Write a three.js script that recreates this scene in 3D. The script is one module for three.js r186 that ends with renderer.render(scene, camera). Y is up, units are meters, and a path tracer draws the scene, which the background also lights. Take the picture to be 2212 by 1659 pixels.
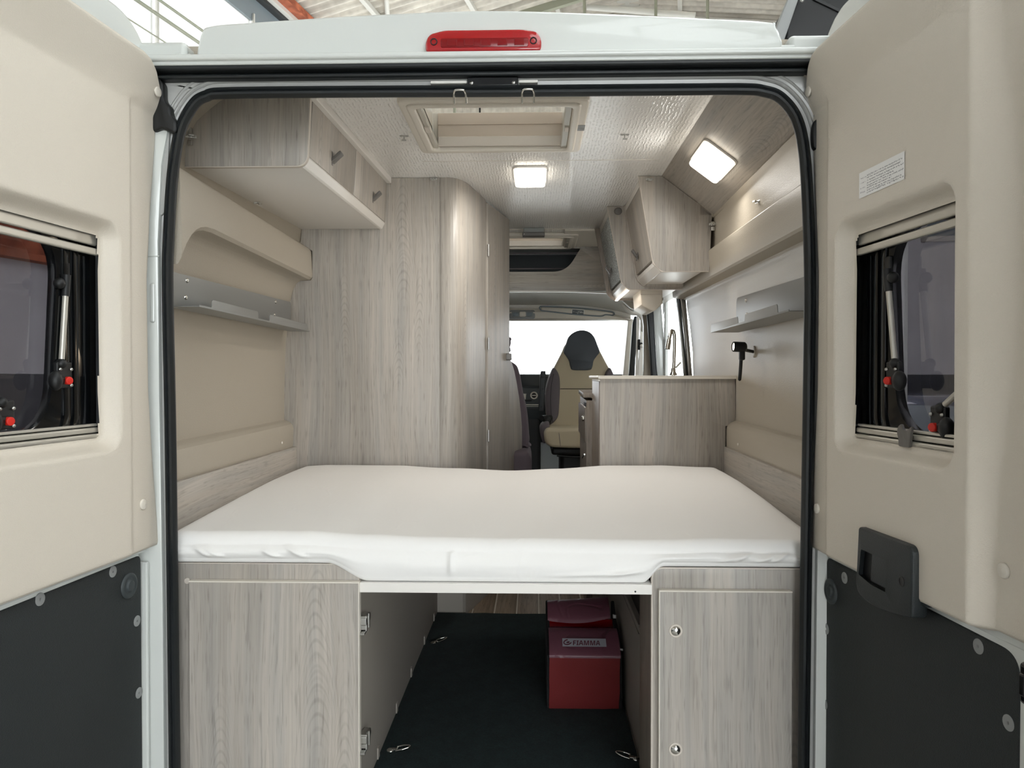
import * as THREE from 'three';
import { RoundedBoxGeometry } from 'three/addons/geometries/RoundedBoxGeometry.js';
import { mergeGeometries, mergeVertices, toCreasedNormals } from 'three/addons/utils/BufferGeometryUtils.js';
import { RectAreaLightUniformsLib } from 'three/addons/lights/RectAreaLightUniformsLib.js';

// ---------------------------------------------------------------- camera, sky, exposure
const scene = new THREE.Scene();
const FPIX = 1680, IMH = 1659, IMW = 2212;
const camera = new THREE.PerspectiveCamera(2 * Math.atan(IMH / 2 / FPIX) * 180 / Math.PI, IMW / IMH, 0.05, 200);
camera.position.set(0.125, 1.65, 1.93);
camera.rotation.order = 'YXZ';
camera.rotation.set(THREE.MathUtils.degToRad(-0.63), THREE.MathUtils.degToRad(1.6), 0);
scene.background = new THREE.Color().setRGB(0.95, 1.0, 1.03);
scene.backgroundIntensity = 7.5;
const renderer = new THREE.WebGLRenderer({ antialias: true });
renderer.toneMapping = THREE.LinearToneMapping;
renderer.toneMappingExposure = 1.0;
renderer.shadowMap.enabled = true;
RectAreaLightUniformsLib.init();
function areaLight(name, color, intensity, w, h, pos, dir) {
  const l = new THREE.RectAreaLight(color, intensity, w, h);
  l.name = name; l.position.set(...pos);
  l.lookAt(pos[0] + dir[0], pos[1] + dir[1], pos[2] + dir[2]);   // the lit side of the rectangle faces dir
  scene.add(l); return l;
}

// ---------------------------------------------------------------- random numbers and noise
function rng(seed) { let s = seed >>> 0; return () => { s = (s + 0x6d2b79f5) >>> 0; let t = Math.imul(s ^ (s >>> 15), 1 | s); t = (t + Math.imul(t ^ (t >>> 7), 61 | t)) ^ t; return ((t ^ (t >>> 14)) >>> 0) / 4294967296; }; }
function hash(x, y, s) { let h = Math.imul(x | 0, 374761393) ^ Math.imul(y | 0, 668265263) ^ Math.imul(s | 0, 1442695041); h = Math.imul(h ^ (h >>> 13), 1274126177); return ((h ^ (h >>> 16)) >>> 0) / 4294967296; }
function vnoise(x, y, px, py, s) {           // value noise that repeats after px by py cells
  const ix = Math.floor(x), iy = Math.floor(y), fx = x - ix, fy = y - iy, m = (a, n) => ((a % n) + n) % n;
  const a = hash(m(ix, px), m(iy, py), s), b = hash(m(ix + 1, px), m(iy, py), s), c = hash(m(ix, px), m(iy + 1, py), s), d = hash(m(ix + 1, px), m(iy + 1, py), s);
  const u = fx * fx * (3 - 2 * fx), v = fy * fy * (3 - 2 * fy);
  return a + (b - a) * u + (c - a) * v + (a - b - c + d) * u * v;
}
function fbm(u, v, cx, cy, oct, s) { let a = 0, w = 0.5, t = 0; for (let i = 0; i < oct; i++) { a += w * vnoise(u * cx, v * cy, cx, cy, s + i * 17); t += w; w *= 0.5; cx *= 2; cy *= 2; } return a / t; }
function dataTex(w, h, f, srgb, rx, ry) {
  const d = new Uint8Array(w * h * 4), o = [0, 0, 0];
  for (let j = 0; j < h; j++) for (let i = 0; i < w; i++) { f(i / w, j / h, o); const k = (j * w + i) * 4; d[k] = o[0]; d[k + 1] = o[1]; d[k + 2] = o[2]; d[k + 3] = 255; }
  const t = new THREE.DataTexture(d, w, h);
  t.wrapS = t.wrapT = THREE.RepeatWrapping; t.magFilter = THREE.LinearFilter; t.minFilter = THREE.LinearFilter;
  if (srgb) t.colorSpace = THREE.SRGBColorSpace;
  t.repeat.set(1 / rx, 1 / ry); t.needsUpdate = true; return t;
}
const clampB = (x) => Math.max(0, Math.min(255, x));
function woodTex(seed, r0, g0, b0, strength) {
  const R = rng(seed), cath = [];
  for (let i = 0; i < 5; i++) cath.push([R(), R(), 0.025 + R() * 0.04, 0.07 + R() * 0.12, 300 + R() * 500, 170 + R() * 120]);
  return dataTex(768, 1024, (u, v, o) => {
    const warp = (fbm(u, v, 4, 3, 3, seed + 5) - 0.5) * 0.03, uu = ((u + warp) % 1 + 1) % 1;
    const fine = fbm(uu, v, 170, 5, 3, seed), mid = fbm(uu, v, 34, 2, 3, seed + 40), coarse = fbm(uu, v, 7, 2, 3, seed + 80), pore = fbm(uu, v, 240, 24, 2, seed + 9);
    let k = (fine - 0.5) * 36 + (mid - 0.5) * 30 + (coarse - 0.5) * 48 - Math.max(0, pore - 0.62) * 110;
    for (const [cu, cv, w, hh, kk, fr] of cath) {
      let du = uu - cu; du -= Math.round(du); let dv = v - cv; dv -= Math.round(dv);
      const m = Math.exp(-(du * du) / (w * w)) * Math.exp(-(dv * dv) / (hh * hh)); if (m < 0.03) continue;
      const ph = dv * fr + du * du * kk * 16 + warp * 160 + (coarse - 0.5) * 14; const s = Math.sin(ph);
      k -= m * Math.max(0, s - 0.3) * 27;
    }
    k *= strength; const warm = (mid - 0.5) * 5;
    o[0] = clampB(r0 + k + warm); o[1] = clampB(g0 + k * 0.99); o[2] = clampB(b0 + k * 0.97 - warm);
  }, true, 0.72, 1.25);
}
const T = {};
T.wood = woodTex(11, 172, 165, 156, 0.66);
T.woodH = T.wood.clone(); T.woodH.rotation = Math.PI / 2; T.woodH.repeat.set(1 / 0.72, 1 / 1.25); T.woodH.needsUpdate = true;
T.woodDark = woodTex(23, 140, 130, 120, 0.8);
T.plank = woodTex(31, 122, 108, 93, 1.0);
T.grain = dataTex(256, 256, (u, v, o) => { const k = fbm(u, v, 64, 64, 3, 3) * 255; o[0] = o[1] = o[2] = k; }, false, 0.08, 0.08);
T.weave = dataTex(256, 256, (u, v, o) => { const k = 128 + 50 * Math.sin(u * Math.PI * 2 * 40) * Math.sin(v * Math.PI * 2 * 40) + (fbm(u, v, 64, 64, 2, 8) - 0.5) * 110; o[0] = o[1] = o[2] = clampB(k); }, false, 0.06, 0.06);
T.ceil = dataTex(768, 768, (u, v, o) => {           // raised wavy threads running front to rear
  const w1 = (fbm(u, v, 16, 12, 3, 51) - 0.5) * 0.09, s = Math.sin((u + w1 * 0.3) * Math.PI * 2 * 34), m = fbm(u, v, 48, 52, 2, 61), k = Math.pow(Math.max(0, s * 0.5 + 0.5), 3) * Math.max(0, m - 0.35) * 3;
  o[0] = o[1] = o[2] = clampB(40 + k * 215);
}, false, 0.40, 0.40);
T.carpet = dataTex(256, 256, (u, v, o) => { const k = fbm(u, v, 90, 90, 2, 77), c = fbm(u, v, 8, 8, 3, 78); o[0] = clampB(2 + k * 16 + c * 10); o[1] = clampB(16 + k * 24 + c * 14); o[2] = clampB(17 + k * 24 + c * 14); }, true, 0.25, 0.25);
T.carpetB = dataTex(256, 256, (u, v, o) => { o[0] = o[1] = o[2] = fbm(u, v, 100, 100, 2, 79) * 255; }, false, 0.1, 0.1);
T.glitter = dataTex(256, 256, (u, v, o) => { const k = vnoise(u * 110, v * 110, 110, 110, 5), q = k > 0.6 ? 205 + 50 * k : 130 + 70 * k; o[0] = q * 0.97; o[1] = q; o[2] = q; }, true, 0.35, 0.35);
T.concrete = dataTex(256, 256, (u, v, o) => { const k = fbm(u, v, 6, 6, 6, 91) * 60; o[0] = 140 + k; o[1] = 138 + k; o[2] = 133 + k; }, true, 3, 3);
T.sheet = dataTex(512, 512, (u, v, o) => {        // the corrugated sheets' stains, in their own colour
  const a = fbm(u, v, 5, 12, 5, 101), b = fbm(u, v, 40, 40, 2, 102); const k = (a - 0.5) * 60 + (b - 0.5) * 22; o[0] = clampB(214 + k); o[1] = clampB(207 + k); o[2] = clampB(196 + k * 0.95);
}, true, 2, 2);
T.rust = dataTex(256, 256, (u, v, o) => { const a = fbm(u, v, 8, 8, 5, 111); o[0] = clampB(120 + a * 110); o[1] = clampB(58 + a * 75); o[2] = clampB(38 + a * 55); }, true, 0.8, 0.8);
T.plaster = dataTex(256, 256, (u, v, o) => { const a = fbm(u, v, 5, 5, 5, 121) * 26; o[0] = 196 + a; o[1] = 196 + a; o[2] = 200 + a; }, true, 2.5, 2.5);
T.crease = dataTex(512, 512, (u, v, o) => {        // fine creases of stretched cotton
  const w = (fbm(u, v, 5, 5, 3, 131) - 0.5), a = Math.abs(fbm(u + w * 0.1, v, 9, 7, 3, 133) - 0.5), k = 200 - Math.max(0, 0.05 - a) * 1400 + (fbm(u, v, 64, 64, 2, 135) - 0.5) * 20; o[0] = o[1] = o[2] = clampB(k);
}, false, 0.9, 0.9);

// ---------------------------------------------------------------- materials
const std = (c, rough = 0.5, extra = {}) => new THREE.MeshPhysicalMaterial({ color: new THREE.Color(c), roughness: rough, ...extra });
const M = {
  wood: std('#ffffff', 0.42, { map: T.wood, bumpMap: T.wood, bumpScale: 0.0004 }),
  woodH: std('#ffffff', 0.42, { map: T.woodH, bumpMap: T.woodH, bumpScale: 0.0004 }),
  woodDark: std('#ffffff', 0.45, { map: T.woodDark }),
  woodEdge: std('#cfc6bb', 0.45),
  plank: std('#ffffff', 0.5, { map: T.plank }),
  caulk: std('#b9b2a6', 0.6),
  liner: std('#b0a798', 0.40, { bumpMap: T.grain, bumpScale: 0.0006 }),
  doorLiner: std('#d9d0c2', 0.45, { bumpMap: T.grain, bumpScale: 0.0005 }),
  ceiling: std('#ebe9e5', 0.34, { bumpMap: T.ceil, bumpScale: 0.0028, clearcoat: 0.6, clearcoatRoughness: 0.32 }),
  whitePlastic: std('#e6e2dc', 0.35),
  creamPlastic: std('#d9d2c6', 0.4),
  greyPlastic: std('#949695', 0.45),
  darkPlastic: std('#23282a', 0.5, { bumpMap: T.grain, bumpScale: 0.0004 }),
  blackPlastic: std('#0b0c0d', 0.5),
  gloss: std('#0c0e10', 0.12),
  panelBlack: std('#24292a', 0.62, { bumpMap: T.grain, bumpScale: 0.0007 }),
  plug: std('#3b4143', 0.5),
  rubber: std('#15191b', 0.45),
  paint: std('#d3d6d2', 0.35, { clearcoat: 1, clearcoatRoughness: 0.04 }),
  primer: std('#a9a9a6', 0.38, { clearcoat: 0.6, clearcoatRoughness: 0.15 }),
  chrome: std('#d8d6d0', 0.16, { metalness: 1 }),
  steel: std('#b9b8b4', 0.3, { metalness: 1 }),
  alu: std('#c4c0b6', 0.38, { metalness: 0.6 }),
  shelfMetal: std('#8b8b88', 0.45, { metalness: 0.15 }),
  handleGrey: std('#6e6b68', 0.45, { metalness: 0.25 }),
  cotton: std('#f3f1ee', 0.85, { bumpMap: T.crease, bumpScale: 0.0012, sheen: 0.2 }),
  board: std('#eae8e4', 0.4),
  carpet: std('#ffffff', 1.0, { map: T.carpet, bumpMap: T.carpetB, bumpScale: 0.004 }),
  greyBoard: std('#8f8880', 0.6),
  redGlass: std('#a80b12', 0.1, { clearcoat: 1, clearcoatRoughness: 0.05 }),
  redDeep: std('#7d0509', 0.2),
  bagRed: std('#680a0a', 0.7, { bumpMap: T.weave, bumpScale: 0.0008 }),
  bagVinyl: std('#6a414c', 0.35, { bumpMap: T.crease, bumpScale: 0.006 }),
  bagMesh: std('#0d0f10', 0.9),
  seatTan: std('#c8bb9f', 0.85, { bumpMap: T.weave, bumpScale: 0.001, sheen: 0.2 }),
  seatDark: std('#555a60', 0.75, { bumpMap: T.weave, bumpScale: 0.0008 }),
  seatSide: std('#665f62', 0.7, { bumpMap: T.weave, bumpScale: 0.0008 }),
  plum: std('#544a50', 0.8, { bumpMap: T.weave, bumpScale: 0.001, sheen: 0.3 }),
  headliner: std('#d2cfc7', 0.9, { bumpMap: T.weave, bumpScale: 0.0006 }),
  dash: std('#32383c', 0.5),
  glitter: std('#ffffff', 0.35, { map: T.glitter }),
  clearPane: std('#ffffff', 0.02, { transmission: 1, thickness: 0, ior: 1.45 }),
  smokePane: std('#b0adb0', 0.02, { transmission: 1, thickness: 0, ior: 1.45 }),
  milky: std('#fbf6ee', 0.75, { transmission: 0.75, thickness: 0 }),
  milkyHall: std('#bcbcba', 0.6, { transmission: 0.9, thickness: 0 }),
  blind: std('#e4d6c6', 0.8, { transmission: 0.35, thickness: 0 }),
  concrete: std('#ffffff', 0.8, { map: T.concrete }),
  glazing: std('#b8b8b6', 0.6, { transmission: 0.9, thickness: 0 }),
  apron: std('#e4e4e0', 0.85),
  plaster: std('#ffffff', 0.85, { map: T.plaster }),
  dado: std('#4b4d52', 0.7),
  sheetRoof: std('#ffffff', 0.8, { map: T.sheet }),
  rust: std('#ffffff', 0.85, { map: T.rust }),
  greenSteel: std('#9b9c8a', 0.6),
  whiteSteel: std('#d9d6cf', 0.55),
  slate: std('#7f8a90', 0.35),
  redKnob: std('#d0271a', 0.45),
  carPaint: std('#2b3a57', 0.3, { clearcoat: 1, clearcoatRoughness: 0.05 }),
  tyre: std('#17181a', 0.8),
};
const lampMat = (c, i) => new THREE.MeshStandardMaterial({ color: 0xffffff, emissive: new THREE.Color(c), emissiveIntensity: i, roughness: 0.5 });
M.lampGlow = lampMat('#fff6e6', 6);
M.ledGlow = lampMat('#fff2e0', 5);
M.readGlow = lampMat('#ffe9c8', 5);

// ---------------------------------------------------------------- geometry helpers: each returns a non-indexed geometry with uv in metres
function boxUV(g) {
  const p = g.attributes.position, n = g.attributes.normal, uv = new Float32Array(p.count * 2);
  for (let i = 0; i < p.count; i += 3) {
    let nx = 0, ny = 0, nz = 0;
    for (let k = 0; k < 3; k++) { nx += n.getX(i + k); ny += n.getY(i + k); nz += n.getZ(i + k); }
    nx = Math.abs(nx); ny = Math.abs(ny); nz = Math.abs(nz);
    for (let k = 0; k < 3; k++) {
      const j = i + k, x = p.getX(j), y = p.getY(j), z = p.getZ(j);
      if (nx >= ny && nx >= nz) { uv[2 * j] = z; uv[2 * j + 1] = y; } else if (ny >= nz) { uv[2 * j] = x; uv[2 * j + 1] = z; } else { uv[2 * j] = x; uv[2 * j + 1] = y; }
    }
  }
  g.setAttribute('uv', new THREE.BufferAttribute(uv, 2)); return g;
}
function fin(g, keepUV) {
  if (g.index) g = g.toNonIndexed();
  if (!g.attributes.normal) g.computeVertexNormals();
  for (const k of Object.keys(g.attributes)) if (!['position', 'normal', 'uv'].includes(k)) g.deleteAttribute(k);
  g.clearGroups(); if (!keepUV) boxUV(g); return g;
}
function flip(g) {                                  // turns the triangles over after a mirror
  for (const a of Object.values(g.attributes)) { const s = a.itemSize, v = a.array; for (let i = 0; i < a.count; i += 3) for (let c = 0; c < s; c++) { const t = v[(i + 1) * s + c]; v[(i + 1) * s + c] = v[(i + 2) * s + c]; v[(i + 2) * s + c] = t; } }
  return g;
}
function map3(g, f) {                               // moves every point by f([x, y, z]); normals are made new
  const p = g.attributes.position; for (let i = 0; i < p.count; i++) { const q = f(p.getX(i), p.getY(i), p.getZ(i)); p.setXYZ(i, q[0], q[1], q[2]); }
  return g;
}
const bx = (w, h, d, x, y, z, r = 0.003) => { const g = new RoundedBoxGeometry(w, h, d, 2, Math.min(r, w / 2.01, h / 2.01, d / 2.01)); g.translate(x, y, z); return fin(g); };
const span = (x0, x1, y0, y1, z0, z1, r) => bx(x1 - x0, y1 - y0, z1 - z0, (x0 + x1) / 2, (y0 + y1) / 2, (z0 + z1) / 2, r);
function shapeOf(pts) {
  if (pts instanceof THREE.Shape) return pts;
  const s = new THREE.Shape(); pts.forEach(([x, y], i) => (i ? s.lineTo(x, y) : s.moveTo(x, y))); s.closePath(); return s;
}
function roundPoly(pts, radii) {                    // polygon with rounded corners
  const s = new THREE.Shape(), n = pts.length;
  for (let i = 0; i < n; i++) {
    const a = pts[(i + n - 1) % n], b = pts[i], c = pts[(i + 1) % n]; let r = Array.isArray(radii) ? radii[i] : radii;
    const la = Math.hypot(a[0] - b[0], a[1] - b[1]), lc = Math.hypot(c[0] - b[0], c[1] - b[1]); r = Math.min(r, la * 0.49, lc * 0.49);
    const p = [b[0] + (a[0] - b[0]) / la * r, b[1] + (a[1] - b[1]) / la * r], q = [b[0] + (c[0] - b[0]) / lc * r, b[1] + (c[1] - b[1]) / lc * r];
    if (i) s.lineTo(...p); else s.moveTo(...p);
    if (r > 0) s.quadraticCurveTo(b[0], b[1], q[0], q[1]);
  }
  s.closePath(); return s;
}
const rrect = (x0, x1, y0, y1, r) => roundPoly([[x0, y0], [x1, y0], [x1, y1], [x0, y1]], r);
function smoothShape(pts, n = 60) { const c = new THREE.CatmullRomCurve3(pts.map(([x, y]) => new THREE.Vector3(x, y, 0)), true, 'catmullrom', 0.5); const s = new THREE.Shape(); c.getPoints(n).forEach((p, i) => (i ? s.lineTo(p.x, p.y) : s.moveTo(p.x, p.y))); return s; }
function ex(shape, depth, at = 0, o = {}) {         // plane 'xy' goes along z, 'zy' along x, 'xz' along y
  const s = shapeOf(shape); const b = o.bevel ?? 0.002;
  if (o.holes) for (const h of o.holes) s.holes.push(h instanceof THREE.Shape ? new THREE.Path(h.getPoints(o.cs ?? 10)) : new THREE.Path(h.map(([x, y]) => new THREE.Vector2(x, y))));
  const g0 = new THREE.ExtrudeGeometry(s, { depth: Math.max(1e-4, depth - 2 * b), bevelEnabled: b > 0, bevelThickness: b, bevelSize: o.bsize ?? b, bevelOffset: -(o.bsize ?? b), bevelSegments: o.bs ?? 2, curveSegments: o.cs ?? 10, steps: o.steps ?? 1 });
  g0.deleteAttribute('uv'); let g = toCreasedNormals(g0.index ? g0.toNonIndexed() : g0, o.crease ?? 0.6);
  g.translate(0, 0, at + b);
  if (o.plane === 'zy') { map3(g, (x, y, z) => [z, y, x]); const n = g.attributes.normal; for (let i = 0; i < n.count; i++) n.setXYZ(i, n.getZ(i), n.getY(i), n.getX(i)); flip(g); }
  if (o.plane === 'xz') { map3(g, (x, y, z) => [x, z, y]); const n = g.attributes.normal; for (let i = 0; i < n.count; i++) n.setXYZ(i, n.getX(i), n.getZ(i), n.getY(i)); flip(g); }
  return fin(g);
}
function tube(pts, r, seg = 24, rs = 10, closed = false) {
  const c = new THREE.CatmullRomCurve3(pts.map((p) => new THREE.Vector3(...p)), closed, 'catmullrom', 0.3); const parts = [fin(new THREE.TubeGeometry(c, seg, r, rs, closed))];
  if (!closed) for (const p of [pts[0], pts[pts.length - 1]]) { const g = new THREE.SphereGeometry(r, rs, 6); g.translate(...p); parts.push(fin(g)); }
  return mergeGeometries(parts);
}
function rod(a, b, r, r2 = r, seg = 14) {
  const A = new THREE.Vector3(...a), B = new THREE.Vector3(...b), d = B.clone().sub(A), g = new THREE.CylinderGeometry(r2, r, d.length(), seg, 1);
  g.applyQuaternion(new THREE.Quaternion().setFromUnitVectors(new THREE.Vector3(0, 1, 0), d.clone().normalize())); g.translate((A.x + B.x) / 2, (A.y + B.y) / 2, (A.z + B.z) / 2); return fin(g);
}
function disc(pos, dir, prof, seg = 20) {           // lathed knob: prof is [radius, height] along dir
  const g = new THREE.LatheGeometry(prof.map(([r, h]) => new THREE.Vector2(Math.max(r, 1e-5), h)), seg);
  g.applyQuaternion(new THREE.Quaternion().setFromUnitVectors(new THREE.Vector3(0, 1, 0), new THREE.Vector3(...dir).normalize())); g.translate(...pos); return fin(g);
}
const ball = (r, x, y, z, sx = 1, sy = 1, sz = 1) => { const g = new THREE.SphereGeometry(r, 18, 12); g.scale(sx, sy, sz); g.translate(x, y, z); return fin(g); };
function gridMesh(nu, nv, f, skip, closedU = false) {
  const pos = [], idx = []; const W = nu + 1;
  for (let j = 0; j <= nv; j++) for (let i = 0; i <= nu; i++) pos.push(...f(i / nu, j / nv));
  for (let j = 0; j < nv; j++) for (let i = 0; i < nu; i++) { if (skip && skip((i + 0.5) / nu, (j + 0.5) / nv)) continue; const a = j * W + i; idx.push(a, a + 1, a + W + 1, a, a + W + 1, a + W); }
  let g = new THREE.BufferGeometry(); g.setAttribute('position', new THREE.Float32BufferAttribute(pos, 3)); g.setIndex(idx);
  if (closedU) g = mergeVertices(g, 1e-6);
  g.computeVertexNormals(); return fin(g);
}
function loft(secs) {                               // secs: lists of [x, y, z] of one length
  const n = secs[0].length - 1, m = secs.length - 1;
  const g0 = gridMesh(n, m, (u, v) => secs[Math.round(v * m)][Math.round(u * n)]);
  g0.deleteAttribute('normal'); g0.deleteAttribute('uv'); return fin(toCreasedNormals(g0, 0.5));
}
function sweep(path, prof, closed = false) {        // path of [x, y] in a plane of constant z; prof of [outward, z], a closed ring
  const n = path.length, N = path.map((p, i) => { const a = path[Math.max(0, i - 1)], b = path[Math.min(n - 1, i + 1)], dx = b[0] - a[0], dy = b[1] - a[1], l = Math.hypot(dx, dy); return [-dy / l, dx / l]; });
  const ring = [...prof, prof[0]];
  const g0 = gridMesh(n - 1, ring.length - 1, (u, v) => { const i = Math.round(u * (n - 1)), k = ring[Math.round(v * (ring.length - 1))]; return [path[i][0] + N[i][0] * k[0], path[i][1] + N[i][1] * k[0], k[1]]; });
  g0.deleteAttribute('normal'); g0.deleteAttribute('uv'); return fin(toCreasedNormals(g0, 0.7));
}
const circleProf = (o, z, ro, rz, n = 12) => Array.from({ length: n }, (_, i) => [o + ro * Math.cos(i / n * 6.2832), z + rz * Math.sin(i / n * 6.2832)]);
const curve2 = (pts, n) => new THREE.CatmullRomCurve3(pts.map(([x, y]) => new THREE.Vector3(x, y, 0)), false, 'catmullrom', 0.5).getPoints(n).map((p) => [p.x, p.y]);
const taper = (g, k, z0) => { map3(g, (x, y, z) => [x + k * (z - z0), y, z]); return g; };   // furniture that follows the body's taper towards the rear
const lerp = (a, b, t) => a + (b - a) * t, sstep = (a, b, x) => { const t = Math.max(0, Math.min(1, (x - a) / (b - a))); return t * t * (3 - 2 * t); };

// ---------------------------------------------------------------- objects
const taken = new Map();
function numbered(n) { const k = taken.get(n) ?? 0; taken.set(n, k + 1); return k ? n + '_' + String(k).padStart(3, '0') : n; }
function tag(o, label, category, group) { o.userData.label = label; o.userData.category = category; if (group) o.userData.group = group; return o; }
function thing(name, label, category, pos = [0, 0, 0], group) { const o = new THREE.Group(); o.name = numbered(name); o.position.set(...pos); scene.add(o); return tag(o, label, category, group); }
function meshOf(name, geos, mat) { const l = [].concat(geos), g = l.length > 1 ? mergeGeometries(l) : l[0]; const m = new THREE.Mesh(g, mat); m.name = name; m.castShadow = m.receiveShadow = true; return m; }
function worldPos(o) { const v = new THREE.Vector3(); for (; o; o = o.parent) v.add(o.position); return v; }
function part(name, geos, mat, parent, label) {     // geometry given in the scene's axes, moved to its parent's base
  const m = meshOf(name, geos, mat), w = worldPos(parent); if (w.lengthSq()) m.geometry = m.geometry.clone().translate(-w.x, -w.y, -w.z);
  if (label) m.userData.label = label; parent.add(m); return m;
}
function local(name, geos, mat, parent, label) { const m = meshOf(name, geos, mat); if (label) m.userData.label = label; parent.add(m); return m; }
function struct(name, geos, mat, label) { const m = meshOf(numbered(name), geos, mat); m.userData.kind = 'structure'; if (label) m.userData.label = label; scene.add(m); return m; }
function copyOf(src, pos, rot, label) { const c = src.clone(); c.name = numbered(src.name.replace(/_\d{3}$/, '')); c.position.set(...pos); if (rot) c.rotation.set(...rot); c.userData = { ...src.userData }; if (label) c.userData.label = label; scene.add(c); return c; }
// ---------------------------------------------------------------- rear opening of the van body
const OPEN = curve2([[-0.752, 0.45], [-0.754, 0.69], [-0.757, 1.09], [-0.761, 1.55], [-0.766, 1.868], [-0.763, 1.983], [-0.755, 2.115], [-0.7456, 2.19], [-0.7314, 2.256], [-0.7047, 2.3055], [-0.677, 2.3245], [-0.618, 2.3307], [-0.274, 2.3305], [0.072, 2.3284], [0.404, 2.328], [0.624, 2.3273], [0.678, 2.322], [0.713, 2.3075], [0.746, 2.263], [0.763, 2.187], [0.772, 2.06], [0.778, 1.886], [0.777, 1.70], [0.775, 1.494], [0.771, 1.157], [0.767, 0.69], [0.765, 0.45]], 220);
const offPath = (d) => OPEN.map((p, i) => { const a = OPEN[Math.max(0, i - 1)], b = OPEN[Math.min(OPEN.length - 1, i + 1)], dx = b[0] - a[0], dy = b[1] - a[1], l = Math.hypot(dx, dy); return [p[0] - dy / l * d, p[1] + dx / l * d]; });
{
  const van = thing('camper_van', 'white high-roof camper van body around the open rear doorway, seen from behind', 'van', [0, 0.3, 0]);
  const hole = offPath(0.034); hole[0][1] = hole[hole.length - 1][1] = 0.5;
  part('rear_frame', [
    ex([[-0.93, 0.40], [0.93, 0.40], [0.93, 2.10], [0.90, 2.40], [-0.90, 2.40], [-0.93, 2.10]], 0.018, -0.006, { holes: [hole], bevel: 0.002 }),
    sweep(offPath(0.050), circleProf(0, 0.010, 0.006, 0.009)), sweep(offPath(0.066), circleProf(0, 0.010, 0.004, 0.006)),
    ex(roundPoly([[-0.825, 2.04], [-0.79, 2.05], [-0.775, 2.30], [-0.80, 2.37], [-0.83, 2.37]], 0.02), 0.012, 0.008), ex(roundPoly([[0.81, 2.16], [0.835, 2.16], [0.835, 2.37], [0.80, 2.37]], 0.01), 0.012, 0.008),
  ], M.primer, van, 'grey-looking shaded metal flange around the opening');
  part('side_jamb', [ex([[-0.90, 0.45], [-0.795, 0.45], [-0.797, 1.1], [-0.803, 1.6], [-0.805, 1.98], [-0.795, 2.17], [-0.778, 2.26], [-0.90, 2.30]], 0.020, 0.008), bx(0.014, 0.10, 0.02, -0.818, 1.83, 0.022, 0.006), bx(0.03, 0.003, 0.004, -0.815, 1.945, 0.028)], M.paint, van, 'white painted door jamb on the left');
  part('side_jamb', [ex([[0.90, 0.45], [0.808, 0.45], [0.812, 1.1], [0.818, 1.6], [0.818, 1.98], [0.81, 2.18], [0.90, 2.25]], 0.020, 0.008), bx(0.014, 0.10, 0.02, 0.835, 1.83, 0.022, 0.006)], M.paint, van, 'white painted door jamb on the right');
  part('door_seal', [sweep(OPEN, [[0.020, -0.006], [0.006, 0.014], [0.0005, 0.026], [0.001, 0.033], [0.007, 0.040], [0.013, 0.040], [0.016, 0.036], [0.018, 0.033], [0.021, 0.037], [0.026, 0.035], [0.0295, 0.028], [0.0295, 0.012], [0.040, 0.010], [0.040, -0.006]])], M.rubber, van, 'black rubber seal around the opening');
  part('upper_seal', [span(-0.83, 0.83, 2.377, 2.390, 0.008, 0.040, 0.006), span(-0.83, 0.83, 2.390, 2.409, 0.008, 0.062, 0.007), rod([-0.83, 2.390, 0.03], [0.83, 2.390, 0.03], 0.005)], M.rubber, van, 'black rubber strip under the roof edge');
  part('roof_edge', [span(-0.85, 0.85, 2.408, 2.4235, -0.02, 0.076, 0.007), span(-0.845, 0.845, 2.400, 2.412, 0.0, 0.066, 0.004)], M.paint, van);
  // roof: raised middle with lower gutters at both sides
  const crown = [[-0.70, 2.42], [-0.70, 2.444], [-0.688, 2.489], [-0.664, 2.506], [-0.559, 2.514], [-0.281, 2.528], [0.007, 2.535], [0.292, 2.524], [0.519, 2.511], [0.688, 2.499], [0.708, 2.484], [0.722, 2.45], [0.722, 2.42]];
  const cs = new THREE.Shape(); curve2(crown, 60).forEach(([x, y], i) => (i ? cs.lineTo(x, y) : cs.moveTo(x, y))); cs.closePath();
  part('roof_cap', ex(cs, 0.12, -0.07, { bevel: 0.03, bsize: 0.012, bs: 8, crease: 1.2 }), M.paint, van, 'white domed rear edge of the roof');
  part('roof_gutter', [span(-0.93, -0.725, 2.41, 2.468, -0.08, 0.045, 0.014), span(-0.75, -0.675, 2.41, 2.425, -0.05, 0.05, 0.005), span(-0.752, -0.735, 2.41, 2.438, -0.05, 0.048, 0.006), disc([-0.715, 2.428, 0.048], [0, 0.2, 1], [[0.006, 0], [0.006, 0.002], [0, 0.003]])], M.paint, van);
  part('roof_gutter', [span(0.735, 0.93, 2.41, 2.466, -0.08, 0.045, 0.014), span(0.70, 0.75, 2.41, 2.44, -0.05, 0.048, 0.005)], M.paint, van);
  part('roof_skin', ex(rrect(-0.95, 0.95, -3.0, -0.2, 0.02), 0.03, 2.50, { plane: 'xz', holes: [[[-0.235, -0.84], [0.245, -0.84], [0.245, -0.39], [-0.235, -0.39]], [[-0.45, -2.98], [0.34, -2.98], [0.34, -2.60], [-0.45, -2.60]]] }), M.paint, van);
  part('body_side', [ex([[0.0, 0.35], [0.0, 2.40], [-0.4, 2.46], [-3.0, 2.54], [-3.6, 2.40], [-3.6, 0.35]], 0.02, -1.0, { plane: 'zy' }), span(-1.0, -0.90, 0.4, 2.40, -0.03, 0.0)], M.paint, van);
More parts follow.
